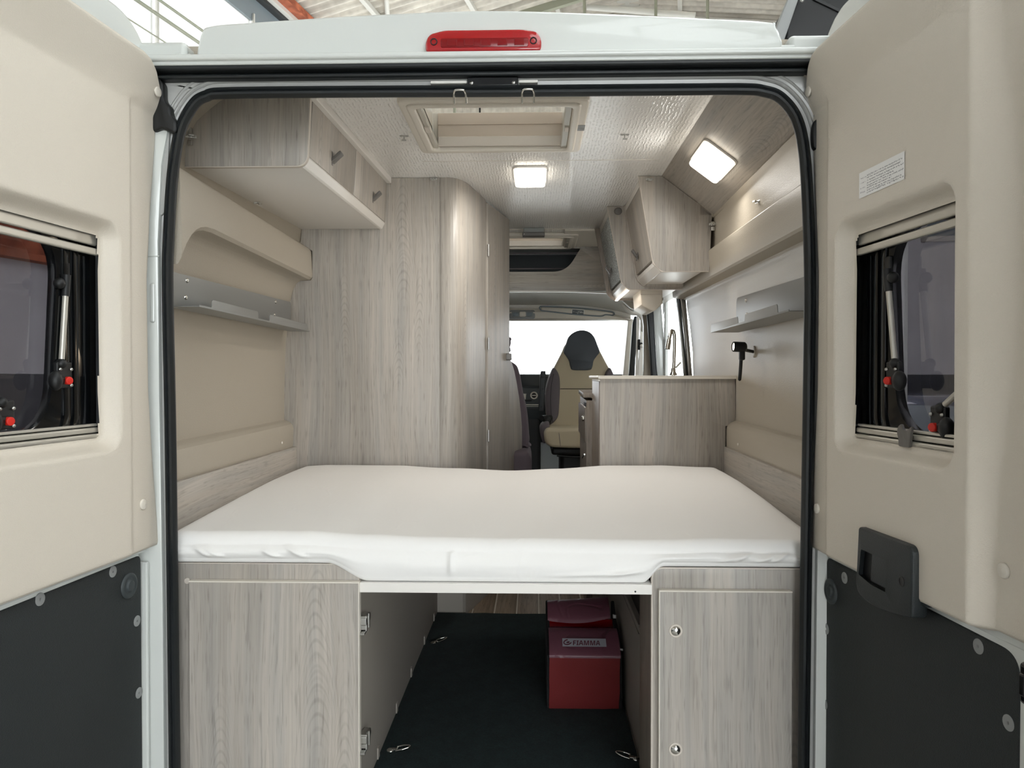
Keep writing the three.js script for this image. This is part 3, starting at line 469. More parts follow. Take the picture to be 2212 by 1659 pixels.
// ---------------------------------------------------------------- small metal hooks
function hookThing(label, pos, normal) {
  const h = thing('curtain_hook', label, 'hook', pos), q = new THREE.Quaternion().setFromUnitVectors(new THREE.Vector3(0, 0, 1), new THREE.Vector3(...normal).normalize());
  const put = (g) => { g.applyQuaternion(q); return g; };
  local('plate', [put(span(-0.015, 0.015, -0.0045, 0.0045, 0, 0.003, 0.001)), put(disc([-0.010, 0, 0.003], [0, 0, 1], [[0.0028, 0], [0.002, 0.0015], [0, 0.002]], 10)), put(disc([0.010, 0, 0.003], [0, 0, 1], [[0.0028, 0], [0.002, 0.0015], [0, 0.002]], 10))], M.steel, h);
  local('stud', [put(rod([0, 0, 0.002], [0, 0, 0.014], 0.0026)), put(span(-0.0075, 0.0075, -0.003, 0.003, 0.013, 0.018, 0.0015))], M.steel, h); return h;
}
const H0 = hookThing('small metal hook on the ceiling left of the roof vent', [-0.32, 2.473, -0.738], [0, -1, 0]);
copyOf(H0, [0.436, 2.473, -0.743], null, 'small metal hook on the ceiling right of the roof vent');
hookThing('small metal hook at the top edge of the wardrobe front', [-0.291, 2.466, -1.297], [0, -0.5, 1]);
hookThing('small metal hook at the top of the right overhead cabinet end', [0.601, 2.458, -1.297], [0, -0.5, 1]);
hookThing('small metal hook under the left overhead cabinet near the wall', [-0.826, 2.243, -0.72], [1, -0.4, 0.3]);
hookThing('small metal hook on the beige right wall under the sloping panel', [0.852, 2.212, -0.615], [-1, 0, 0.3]);
{
  const a = hookThing('pair of metal hooks on the right wall behind the overhead cabinet', [0.858, 2.270, -1.285], [-0.6, 0, 1]); local('lower_plate', [span(-0.006, 0.006, -0.028, -0.010, -0.001, 0.006, 0.002), span(-0.007, 0.007, -0.008, 0.010, -0.001, 0.006, 0.002)], M.steel, a);
  const b = hookThing('pair of metal hooks at the doorway edge of the left overhead cabinet', [-0.868, 2.343, -0.304], [0.5, 0, 1]); local('lower_plate', [span(-0.006, 0.006, -0.028, -0.012, -0.001, 0.008, 0.002), span(-0.006, 0.006, 0.006, 0.022, -0.001, 0.008, 0.002)], M.steel, b);
}
// ---------------------------------------------------------------- left overhead cabinet
const handleG = () => mergeGeometries([span(-0.004, 0.0, -0.022, 0.022, -0.016, 0.016, 0.001), ex(roundPoly([[-0.0, -0.020], [0.0, -0.012], [0.030, 0.018], [0.026, 0.026], [0.018, 0.020], [-0.004, -0.004]], 0.003), 0.034, -0.017, { bevel: 0.0015 })]);
function doorHandle(parent, pos, ry, rz, s = 1) { const g = handleG(); g.scale(s, s, s); g.rotateZ(rz); g.rotateY(ry); const w = worldPos(parent); const m = meshOf('handle', g, M.handleGrey); m.position.set(pos[0] - w.x, pos[1] - w.y, pos[2] - w.z); m.userData.label = 'grey bent metal handle'; parent.add(m); }
{
  const k = -0.036, z0 = -0.31, tp = (g) => taper(g, k, z0);
  const c = thing('overhead_cabinet', 'long grey wood overhead cabinet on the left wall with two flap doors', 'cabinet', [-0.7, 2.25, -0.8]);
  part('end_panel', tp(ex(roundPoly([[-0.90, 2.257], [-0.532, 2.257], [-0.522, 2.472], [-0.90, 2.472]], [0.002, 0.035, 0.002, 0.002]), 0.016, -0.326, { bevel: 0.001 })), M.wood, c, 'grey wood end panel with a rounded lower corner');
  part('edge_band', tp(ex(roundPoly([[-0.90, 2.2545], [-0.530, 2.2545], [-0.520, 2.472], [-0.524, 2.472], [-0.534, 2.2595], [-0.90, 2.2595]], [0.001, 0.036, 0, 0, 0.034, 0.001]), 0.014, -0.325, { bevel: 0.0005 })), M.woodEdge, c);
  part('underside', tp(ex([[-0.90, 2.260], [-0.548, 2.260], [-0.548, 2.268], [-0.90, 2.268]], 0.97, -1.298)), M.whitePlastic, c, 'white underside');
  part('front_strip', tp(ex(roundPoly([[-0.552, 2.256], [-0.542, 2.258], [-0.530, 2.282], [-0.534, 2.290], [-0.552, 2.276]], 0.003), 0.972, -1.298)), M.whitePlastic, c, 'white strip along the lower front edge');
  for (const [a, b] of [[-0.330, -0.806], [-0.810, -1.296]]) {
    const d = part('door', tp(ex([[-0.536, 2.288], [-0.529, 2.288], [-0.520, 2.448], [-0.528, 2.448]], a - b, b, { bevel: 0.001 })), M.wood, c, 'grey wood flap door');
    const hz = a > -0.5 ? -0.552 : -1.089, hx = (a > -0.5 ? -0.526 : -0.526) + k * (hz - z0); doorHandle(d, [hx, 2.342, hz], 0, -0.05);
  }
  part('top_strip', tp(span(-0.522, -0.502, 2.448, 2.474, -1.297, -0.312, 0.003)), M.whitePlastic, c, 'white strip at the ceiling');
  part('carcass', tp(span(-0.90, -0.54, 2.27, 2.472, -1.296, -0.33, 0.002)), M.woodEdge, c);
}
// ---------------------------------------------------------------- wardrobe and washroom wall
{
  const w = thing('wardrobe', 'tall grey wood wardrobe wall on the left with a rounded corner and narrow door', 'wardrobe', [-0.5, 1.0, -1.5]);
  const sc = [[-0.93, 1.0], [-0.884, 1.0], [-0.884, 1.441], [-0.922, 1.444], [-0.921, 1.60], [-0.914, 1.78], [-0.896, 1.95], [-0.880, 2.01], [-0.866, 2.045], [-0.806, 2.048], [-0.800, 2.06], [-0.800, 2.17], [-0.85, 2.205], [-0.844, 2.26], [-0.84, 2.472], [-0.2675, 2.472], [-0.2675, 1.0]];
  part('rear_panel', ex(sc.slice(1), 0.018, -1.318, { bevel: 0.001 }), M.wood, w, 'wide grey wood panel scribed round the wall lining');
  const plan = curve2([[-0.2625, -1.301], [-0.225, -1.304], [-0.198, -1.322], [-0.176, -1.362], [-0.158, -1.410], [-0.140, -1.50], [-0.120, -1.61], [-0.102, -1.712]], 40);
  const poly = [...plan, ...plan.slice().reverse().map(([x, z]) => [x - 0.018, z - 0.012])];
  part('curved_panel', ex(poly, 1.473, 1.0, { plane: 'xz', bevel: 0.0005, crease: 0.9 }), M.wood, w, 'curved corner panel');
  const dx = 0.2275, hinge = [-0.099, -1.732], end = [-0.008, -2.132];
  const wall = (t, o) => [lerp(hinge[0], end[0], t) + o * 0.975, lerp(hinge[1], end[1], t) + o * 0.22];
  const frame = part('door_frame', ex([wall(-0.06, -0.002), wall(0.10, -0.002), wall(0.10, -0.04), wall(-0.06, -0.04)], 1.468, 1.0, { plane: 'xz', bevel: 0.0005 }), M.wood, w);
  const door = part('door', ex([wall(0.03, 0.006), wall(1.0, 0.006), wall(1.0, -0.014), wall(0.03, -0.014)], 1.462, 1.0, { plane: 'xz', bevel: 0.001 }), M.wood, w, 'narrow grey wood door facing the aisle');
  part('back_wall', span(-0.93, -0.30, 0.56, 2.47, -2.14, -2.12), M.greyBoard, w);
  for (const y of [2.24, 1.80, 1.365]) part('hinge', [rod([wall(0.02, 0.009)[0], y - 0.028, wall(0.02, 0.009)[1]], [wall(0.02, 0.009)[0], y + 0.028, wall(0.02, 0.009)[1]], 0.0045)], M.steel, door, 'metal hinge');
  const hp = wall(0.86, 0.006);
  part('handle', [span(hp[0] - 0.004, hp[0] + 0.026, 1.728, 1.764, hp[1] - 0.012, hp[1] + 0.012, 0.005), rod([hp[0] + 0.02, 1.735, hp[1] - 0.03], [hp[0] + 0.02, 1.735, hp[1] + 0.01], 0.007)], M.handleGrey, door, 'grey turn handle');
  part('side_wall', [ex([[-0.93, -1.32], [-0.93, -2.15], [-0.02, -2.15], [-0.12, -1.74], [-0.16, -1.42], [-0.28, -1.32]].map(([x, z]) => [x, z]), 0.02, 0.98, { plane: 'xz' }), span(-0.95, -0.2, 0.55, 1.0, -1.65, -1.632), ex([[-0.205, -1.634], [-0.187, -1.63], [-0.06, -2.14], [-0.078, -2.14]], 0.47, 0.54, { plane: 'xz', bevel: 0.001 })], M.greyBoard, w);
}
{
  const b = thing('bench_seat', 'dark plum upholstered bench behind a wood end panel beside the aisle', 'bench', [-0.2, 0.55, -2.5]);
  part('end_panel', map3(ex([[-2.10, 0.56], [-2.431, 0.56], [-2.431, 1.30], [-2.428, 1.36], [-2.404, 1.44], [-2.366, 1.525], [-2.31, 1.61], [-2.262, 1.672], [-2.21, 1.715], [-2.16, 1.738], [-2.10, 1.745]], 0.02, -0.02, { plane: 'zy', bevel: 0.001 }), (x, y, z) => [x * 0.975 - 0.099 - 0.2275 * (1.732 + z), y, z]), M.wood, b, 'curved wood end panel along the aisle');
  part('backrest', ex(smoothShape([[-0.45, 1.25], [0.06, 1.24], [0.098, 1.27], [0.098, 1.32], [0.086, 1.45], [0.062, 1.56], [0.044, 1.66], [0.012, 1.72], [-0.1, 1.75], [-0.45, 1.74]], 60), 0.16, -2.62, { bevel: 0.04, bs: 5, bsize: 0.02, crease: 1.2 }), M.plum, b, 'plum backrest cushion');
  part('seat_cushion', ex(roundPoly([[-0.5, 1.02], [0.10, 1.02], [0.115, 1.10], [0.112, 1.20], [0.098, 1.24], [-0.5, 1.25]], 0.03), 0.5, -2.75, { bevel: 0.03, bs: 4, crease: 1.2 }), M.plum, b);
  part('headrest', ex(smoothShape([[-0.25, 1.80], [-0.04, 1.79], [-0.022, 1.83], [-0.018, 1.86], [-0.035, 1.89], [-0.25, 1.90]], 40), 0.10, -2.95, { bevel: 0.03, bs: 4, bsize: 0.015 }), M.plum, b);
  part('headrest_post', rod([-0.1, 1.70, -2.90], [-0.1, 1.82, -2.90], 0.008), M.steel, b);
  part('backrest_frame', span(-0.45, -0.05, 0.62, 1.8, -2.98, -2.90, 0.02), M.plum, b);
  part('seat_box', span(-0.5, 0.06, 0.55, 1.02, -2.8, -2.18), M.woodDark, b);
}
// ---------------------------------------------------------------- right overhead cabinets
function rightCabinet(label, z0, z1, fx0, fx1, yb, doorMat, handle, first) {
  // front leans from (fx0, ceiling) down to (fx1, yb)
  const c = thing('overhead_cabinet', label, 'cabinet', [0.72, yb, (z0 + z1) / 2]);
  const at = (t) => [lerp(fx0, fx1, t), lerp(2.472, yb + 0.02, t)];
  const prof = (o) => roundPoly([[fx0 + o, 2.472], [0.652, 2.472], [0.858, 2.3165], [0.852, 2.16], [0.847, yb], [fx1 + 0.030 + o, yb], [fx1 - 0.004 + o, yb + 0.032]], [0.001, 0.001, 0.004, 0.012, 0.002, 0.018, 0.03]);
  part('end_panel', ex(prof(0), 0.016, z0 - 0.016, { bevel: 0.001 }), M.wood, c, 'grey wood end panel');
  part('end_panel', ex(prof(first ? 0.004 : -0.018), 0.016, z1, { bevel: 0.001 }), first ? M.wood : M.woodDark, c);
  part('edge_band', ex([[fx0 - 0.0015, 2.472], [fx0 + 0.0015, 2.472], [fx1 - 0.001, yb + 0.034], [fx1 + 0.031, yb + 0.003], [0.846, yb + 0.002], [0.846, yb - 0.0015], [fx1 + 0.030, yb - 0.0015], [fx1 - 0.0055, yb + 0.033]], 0.015, z0 - 0.0155, { bevel: 0.0004 }), M.woodEdge, c);
  const a = at(0.09), b = at(0.90), n = 0.006;
  const d = part('door', ex([[a[0] + n, a[1]], [a[0] + n + 0.014, a[1]], [b[0] + n + 0.014, b[1]], [b[0] + n, b[1]]], z0 - z1 - 0.036, z1 + 0.018, { bevel: 0.001 }), doorMat, c, first ? 'grey wood flap door' : 'speckled grey flap door');
  const slope = Math.atan2(fx1 - fx0, 2.472 - yb - 0.02); doorHandle(d, handle, Math.PI, slope, 1);
  const g = at(0.93), h = at(1.0);
  part('valance', ex([[g[0] + 0.008, g[1]], [g[0] + 0.022, g[1]], [h[0] + 0.040, yb + 0.006], [h[0] + 0.030, yb + 0.002], [h[0] + 0.006, yb + 0.028]], z0 - z1 - 0.036, z1 + 0.018, { bevel: 0.001 }), M.whitePlastic, c, 'pale strip under the door');
  part('underside', span(fx1 + 0.036, 0.84, yb + 0.012, yb + 0.02, z1 + 0.017, z0 - 0.017, 0.001), M.whitePlastic, c, 'white underside');
  part('carcass', ex([[fx0 + 0.024, 2.47], [0.66, 2.47], [0.85, 2.31], [0.84, yb + 0.022], [fx1 + 0.03, yb + 0.022]], z0 - z1 - 0.04, z1 + 0.02), M.woodEdge, c);
  const tp = at(0.0), tq = at(0.075);
  part('top_strip', ex([[tp[0] + 0.010, tp[1]], [tp[0] + 0.02, tp[1]], [tq[0] + 0.022, tq[1]], [tq[0] + 0.008, tq[1]]], z0 - z1 - 0.036, z1 + 0.018, { bevel: 0.001 }), M.whitePlastic, c, 'pale strip above the door');
  if (!first) {
    part('led_strip', span(fx1 + 0.022, fx1 + 0.036, yb - 0.004, yb + 0.002, z1 + 0.03, z0 - 0.03, 0.002), M.ledGlow, c, 'glowing light strip under the front edge');
    areaLight('led_strip', '#fff0dc', 30, 0.012, 0.48, [fx1 + 0.029, yb - 0.006, (z0 + z1) / 2], [0, -1, 0.001]);
    part('speaker_disc', disc([0.535, 2.448, z0], [0, 0, 1], [[0.018, 0], [0.018, 0.003], [0.015, 0.004], [0, 0.004]], 28), M.handleGrey, c, 'round grey cap near the top');
  }
  return c;
}
rightCabinet('right overhead cabinet nearest the bed, plain grey wood with a flap door', -1.30, -1.87, 0.557, 0.622, 2.079, M.wood, [0.604, 2.205, -1.70], true);
rightCabinet('right overhead cabinet beyond the nearest one, with a speckled grey door', -1.872, -2.45, 0.483, 0.556, 2.068, M.glitter, [0.531, 2.20, -2.225], false);
{
  const b = thing('blind_cover', 'pale faceted plastic cover hanging under the overhead cabinet by the side doorway', 'cover', [0.72, 1.98, -2.17]);
  part('shell', ex(roundPoly([[0.662, 2.085], [0.775, 2.10], [0.776, 2.013], [0.738, 1.977], [0.716, 1.978], [0.670, 2.004]], 0.008), 0.30, -2.32, { bevel: 0.006, bs: 3 }), M.creamPlastic, b);
  part('seam', span(0.664, 0.774, 2.058, 2.061, -2.024, -2.017, 0.0005), M.woodEdge, b);
}
// ---------------------------------------------------------------- kitchen
{
  const k = thing('kitchen_cabinet', 'tall grey wood kitchen cabinet end at the foot of the bed on the right', 'cabinet', [0.66, 0.55, -1.5]);
  part('end_panel', ex(roundPoly([[0.399, 0.56], [0.916, 0.56], [0.916, 1.441], [0.957, 1.447], [0.955, 1.60], [0.953, 1.636], [0.399, 1.636]], [0, 0, 0.003, 0.003, 0.003, 0, 0.001]), 0.018, -1.318, { bevel: 0.001 }), M.wood, k, 'wide grey wood end panel');
  part('side_panel', [ex([[0.397, -1.317], [0.415, -1.317], [0.411, -1.64], [0.393, -1.64]], 1.07, 0.56, { plane: 'xz', bevel: 0.001 })], M.woodDark, k, 'side of the tall cabinet facing the aisle');
  part('side_trim', span(0.392, 0.40, 1.626, 1.633, -1.64, -1.30, 0.001), M.whitePlastic, k);
  part('carcass', span(0.42, 0.90, 0.56, 1.43, -1.63, -1.32), M.woodEdge, k);
  const l = thing('kitchen_drawer_unit', 'low kitchen drawer unit beside the aisle beyond the tall cabinet', 'cabinet', [0.6, 0.55, -2.0]);
  part('side_panel', ex([[0.367, -1.645], [0.42, -1.645], [0.42, -2.44], [0.385, -2.44]], 0.985, 0.55, { plane: 'xz', bevel: 0.001 }), M.woodDark, l, 'front of the low unit');
  part('drawer_gap', span(0.364, 0.372, 1.505, 1.525, -1.80, -1.66, 0.001), M.blackPlastic, l);
  const d = part('drawer', ex([[0.361, -1.66], [0.367, -1.66], [0.381, -2.42], [0.375, -2.42]], 0.16, 1.34, { plane: 'xz', bevel: 0.001 }), M.woodDark, l);
  part('drawer_edge', ex([[0.358, -1.66], [0.364, -1.66], [0.372, -2.10], [0.366, -2.10]], 0.006, 1.50, { plane: 'xz', bevel: 0.001 }), M.whitePlastic, d);
  part('knob', disc([0.362, 1.448, -1.72], [-1, 0, 0], [[0.012, 0], [0.014, 0.006], [0.010, 0.012], [0, 0.014]]), M.chrome, d);
  part('handle_bar', rod([0.360, 1.285, -1.67], [0.362, 1.25, -1.85], 0.004), M.chrome, l);
  part('top_board', ex([[0.352, -1.642], [0.95, -1.642], [0.95, -2.45], [0.378, -2.45]], 0.022, 1.548, { plane: 'xz', bevel: 0.002 }), M.woodDark, l, 'low worktop');
  const w = thing('worktop', 'pale worktop with a white edge lying on the tall kitchen cabinet', 'worktop', [0.66, 1.636, -1.6]);
  part('slab', ex([[0.393, -1.292], [0.960, -1.292], [0.965, -1.9], [0.965, -2.3], [0.62, -2.3], [0.60, -1.66], [0.385, -1.66]], 0.013, 1.6365, { plane: 'xz', bevel: 0.002 }), M.whitePlastic, w);
  part('edge', ex([[0.378, -1.64], [0.388, -1.64], [0.40, -1.2895], [0.958, -1.2895], [0.958, -1.2935], [0.392, -1.2935]], 0.0125, 1.636, { plane: 'xz', bevel: 0.001 }), M.creamPlastic, w, 'cream edge strip');
  part('support', span(0.62, 0.93, 0.56, 1.55, -2.3, -1.66), M.woodEdge, l);
  const t = thing('kitchen_tap', 'chrome kitchen tap standing on the worktop in front of the side doorway', 'tap', [0.86, 1.65, -2.2]);
  part('spout', tube([[0.862, 1.65, -2.2], [0.866, 1.75, -2.2], [0.868, 1.85, -2.2], [0.861, 1.886, -2.2], [0.850, 1.884, -2.195], [0.840, 1.85, -2.19], [0.831, 1.80, -2.185]], 0.0095, 40), M.chrome, t);
  part('nozzle', rod([0.838, 1.838, -2.19], [0.829, 1.788, -2.185], 0.012, 0.0135), M.chrome, t); part('base', disc([0.862, 1.65, -2.2], [0, 1, 0], [[0.02, 0], [0.02, 0.006], [0.013, 0.02], [0.011, 0.04]]), M.chrome, t);
  part('lever', rod([0.874, 1.69, -2.2], [0.90, 1.72, -2.19], 0.005), M.chrome, t);
}
// ---------------------------------------------------------------- sheet-metal shelves on both walls
{
  const s = thing('wall_shelf', 'grey metal shelf with raised lip on the left wall above the bed', 'shelf', [-0.84, 1.83, -0.7]), tp = (g) => taper(g, 0.034, -1.3);
  const x0 = -0.883;
  part('back_plate', tp(ex(roundPoly([[-0.10, 1.834], [-1.25, 1.834], [-1.25, 1.952], [-0.10, 1.926]].map(([z, y]) => [z, y]), [0.004, 0.004, 0.018, 0.004]), 0.0025, x0 + 0.004, { plane: 'zy', bevel: 0.0005 })), M.shelfMetal, s, 'tall back plate');
  part('tray', tp(span(x0 + 0.002, x0 + 0.086, 1.831, 1.8335, -1.245, -0.10, 0.001)), M.shelfMetal, s);
  const lip = [[-0.10, 1.831], [-0.10, 1.836], [-0.18, 1.836], [-0.186, 1.842], [-0.186, 1.853], [-0.191, 1.858], [-0.575, 1.858], [-0.582, 1.852], [-0.582, 1.836], [-0.70, 1.836], [-0.706, 1.842], [-0.706, 1.852], [-0.711, 1.858], [-1.19, 1.858], [-1.20, 1.85], [-1.20, 1.831]];
  part('lip', tp(ex(lip, 0.0025, x0 + 0.084, { plane: 'zy', bevel: 0.0004 })), M.shelfMetal, s, 'raised front lip with gaps');
  for (const [z, y] of [[-0.21, 1.914], [-0.20, 1.866], [-1.037, 1.933], [-1.02, 1.881]]) { const x = x0 + 0.034 * (z + 1.3) + 0.006; part('screw', disc([x, y, z], [1, 0, 0], [[0.0075, 0], [0.006, 0.004], [0.003, 0.005], [0, 0.0035]], 16), M.chrome, s); }
  const r = thing('wall_shelf', 'silver metal shelf on the right wall above the black reading lamp', 'shelf', [0.88, 1.815, -0.6]), tr = (g) => taper(g, -0.026, -1.3);
  const X = 0.934;
  part('back_plate', tr(ex(roundPoly([[-0.12, 1.82], [-1.16, 1.82], [-1.16, 1.955], [-0.12, 1.928]], [0.004, 0.004, 0.03, 0.004]), 0.0025, X - 0.008, { plane: 'zy', bevel: 0.0005 })), M.shelfMetal, r, 'tall back plate');
  part('tray', tr(span(X - 0.112, X - 0.006, 1.817, 1.8195, -1.125, -0.12, 0.001)), M.shelfMetal, r);
  const lr = [[-0.12, 1.817], [-0.12, 1.822], [-0.22, 1.822], [-0.226, 1.842], [-0.232, 1.846], [-0.585, 1.846], [-0.59, 1.824], [-0.68, 1.824], [-0.686, 1.842], [-0.69, 1.846], [-1.12, 1.850], [-1.126, 1.842], [-1.126, 1.817]];
  part('lip', tr(ex(lr, 0.0025, X - 0.114, { plane: 'zy', bevel: 0.0004 })), M.shelfMetal, r, 'raised front lip with gaps');
  for (const [z, y] of [[-1.0, 1.930], [-0.985, 1.876]]) { const x = X - 0.026 * (z + 1.3) - 0.008; part('screw', disc([x, y, z], [-1, 0, 0], [[0.008, 0], [0.006, 0.004], [0.003, 0.005], [0, 0.0035]], 16), M.chrome, r); }
}
{
  const t = thing('reading_lamp', 'small black reading lamp with a lit head and hanging stem on the right wall', 'lamp', [0.91, 1.72, -0.93]);
  part('mount', [disc([0.949, 1.738, -0.985], [-1, 0, 0], [[0.022, 0], [0.022, 0.006], [0.018, 0.009], [0, 0.009]])], M.liner, t, 'beige wall mount'); part('arm', rod([0.942, 1.738, -0.985], [0.878, 1.745, -0.915], 0.006), M.blackPlastic, t);
  part('head', disc([0.888, 1.752, -0.90], [-0.95, 0.04, 0.1], [[0.0, -0.002], [0.014, -0.002], [0.0185, 0.004], [0.0185, 0.044], [0.016, 0.046], [0.0155, 0.040], [0, 0.040]], 28), M.blackPlastic, t, 'black cylindrical head');
  part('lens', disc([0.8475, 1.7535, -0.8955], [-0.95, 0.04, 0.1], [[0.0145, 0], [0.013, 0.002], [0, 0.003]]), M.readGlow, t, 'glowing lens');
  part('stem', [tube([[0.875, 1.74, -0.905], [0.874, 1.70, -0.905], [0.873, 1.66, -0.91], [0.872, 1.636, -0.915]], 0.0062), bx(0.02, 0.034, 0.022, 0.877, 1.722, -0.903, 0.006)], M.blackPlastic, t);
  const L = new THREE.SpotLight('#ffe6c4', 0.5, 0, 0.6, 0.6, 2); L.name = 'reading_lamp'; L.position.set(0.84, 1.754, -0.894); L.target.position.set(-0.6, 1.79, -0.74); scene.add(L, L.target);
}
// ---------------------------------------------------------------- bed: cupboards, board, mattress
{
  const c = thing('bed_cupboard', 'left grey wood cupboard under the mattress with a plain hinged door', 'cupboard', [-0.55, 0.55, -0.5]);
  part('frame', ex(roundPoly([[-0.82, 0.56], [-0.318, 0.56], [-0.318, 1.172], [-0.82, 1.172]], [0, 0, 0.045, 0]), 0.018, -0.038, { bevel: 0.0015 }), M.wood, c, 'grey wood front frame');
  part('edge_band', ex(roundPoly([[-0.82, 1.170], [-0.82, 1.1735], [-0.3165, 1.1735], [-0.3165, 1.09], [-0.319, 1.09], [-0.319, 1.170]], [0, 0, 0.045, 0, 0, 0.043]), 0.017, -0.0375, { bevel: 0.0005 }), M.woodEdge, c);
  const d = part('door', span(-0.744, -0.3135, 0.50, 1.130, -0.019, -0.001, 0.0012), M.wood, c, 'grey wood door');
  part('edge_strip', [span(-0.745, -0.313, 1.1285, 1.1325, -0.019, -0.0005, 0.001), span(-0.3145, -0.3115, 0.50, 1.1325, -0.019, -0.0005, 0.001)], M.creamPlastic, d);
  for (const y of [1.022, 0.720]) part('hinge', [span(-0.315, -0.3125, y - 0.022, y + 0.022, -0.03, -0.001, 0.001), span(-0.3165, -0.298, y - 0.006, y + 0.014, -0.075, -0.02, 0.003), span(-0.318, -0.300, y - 0.018, y + 0.018, -0.055, -0.022, 0.002), rod([-0.300, y - 0.020, -0.026], [-0.300, y + 0.018, -0.026], 0.0035), rod([-0.297, y - 0.016, -0.042], [-0.297, y + 0.020, -0.042], 0.0035), span(-0.3145, -0.299, y - 0.024, y - 0.019, -0.04, -0.002, 0.001)], M.steel, d, 'metal cup hinge');
  part('cover_cap', disc([-0.7565, 1.127, -0.020], [0, 0, 1], [[0.0075, 0], [0.0075, 0.0015], [0.006, 0.0022], [0, 0.0024]]), M.woodEdge, c);
  part('inner_wall', [ex([[-0.04, 0.545], [-0.04, 1.10], [-1.63, 1.10], [-1.63, 0.545]], 0.016, -0.334, { plane: 'zy' }), ...[-0.26, -0.56, -0.86, -1.2, -1.5].map((z) => span(-0.319, -0.314, 0.56, 0.595, z - 0.012, z + 0.012, 0.002))], M.greyBoard, c, 'grey side board of the storage tunnel');
  part('top_board', span(-0.83, -0.41, 1.150, 1.168, -1.285, -0.045), M.greyBoard, c);
  const r = thing('bed_cupboard', 'right grey wood cupboard under the mattress with two round chrome locks', 'cupboard', [0.62, 0.55, -0.1]);
  part('frame', ex(roundPoly([[0.421, 0.50], [0.86, 0.50], [0.86, 1.168], [0.421, 1.168]], [0, 0, 0, 0.03]), 0.018, -0.038, { bevel: 0.0015 }), M.wood, r, 'grey wood front frame');
  part('edge_band', ex(roundPoly([[0.4195, 0.50], [0.4195, 1.170], [0.86, 1.170], [0.86, 1.1665], [0.4225, 1.1665], [0.4225, 0.50]], [0, 0.031, 0, 0, 0.029, 0]), 0.0175, -0.0375, { bevel: 0.0005 }), M.woodEdge, r);
  const rd = part('door', span(0.437, 0.763, 0.50, 1.115, -0.019, -0.001, 0.0012), M.wood, r, 'grey wood door');
  part('edge_strip', [span(0.4365, 0.7635, 1.1135, 1.1175, -0.019, -0.0005, 0.001), span(0.4355, 0.4385, 0.50, 1.1175, -0.019, -0.0005, 0.001)], M.creamPlastic, rd);
  for (const y of [1.017, 0.722]) { part('lock_ring', disc([0.477, y, -0.001], [0, 0, 1], [[0.0165, 0], [0.0165, 0.0015], [0.0135, 0.0025], [0.013, 0.001], [0, 0.001]], 30), M.woodEdge, rd); part('lock_knob', disc([0.477, y, -0.0005], [0, 0, 1], [[0.0125, 0], [0.0125, 0.001], [0.0105, 0.004], [0.006, 0.0065], [0, 0.0075]], 30), M.chrome, rd, 'round chrome push lock'); }
  part('inner_wall', [span(0.421, 0.437, 0.55, 1.10, -0.245, -0.038)], M.woodDark, r, 'short side board');
  part('rear_board', [ex([[-0.30, 0.55], [-0.30, 0.93], [-1.285, 0.942], [-1.285, 0.55]], 0.012, 0.428, { plane: 'zy' }), span(0.424, 0.441, 0.926, 0.936, -1.28, -0.30, 0.002), span(0.425, 0.430, 0.905, 0.909, -1.28, -0.30, 0.001), span(0.43, 0.44, 0.56, 0.9, -1.28, -1.27)], M.greyBoard, r, 'grey board along the tunnel');
  part('back_board', [span(0.45, 0.86, 0.55, 1.14, -1.28, -1.265), span(0.44, 0.45, 0.55, 1.14, -1.28, -0.26)], M.blackPlastic, r);
  part('top_board', span(0.46, 0.87, 1.145, 1.163, -1.285, -0.045), M.greyBoard, r);
  const b = thing('bed_board', 'white bed base board spanning the gap between the two cupboards', 'board', [0.05, 1.10, -0.6]);
  part('board', ex([[-0.320, -0.012], [0.420, -0.012], [0.420, -1.28], [-0.320, -1.28]], 0.024, 1.105, { plane: 'xz', bevel: 0.002 }), M.board, b);
  part('front_edge', span(-0.314, 0.4195, 1.1045, 1.129, -0.0135, -0.0075, 0.0015), M.whitePlastic, b);
  part('nail_mark', disc([0.378, 1.112, -0.0075], [0, 0, 1], [[0.0025, 0], [0.002, 0.0006], [0, 0.0008]], 10), M.blackPlastic, b);
}
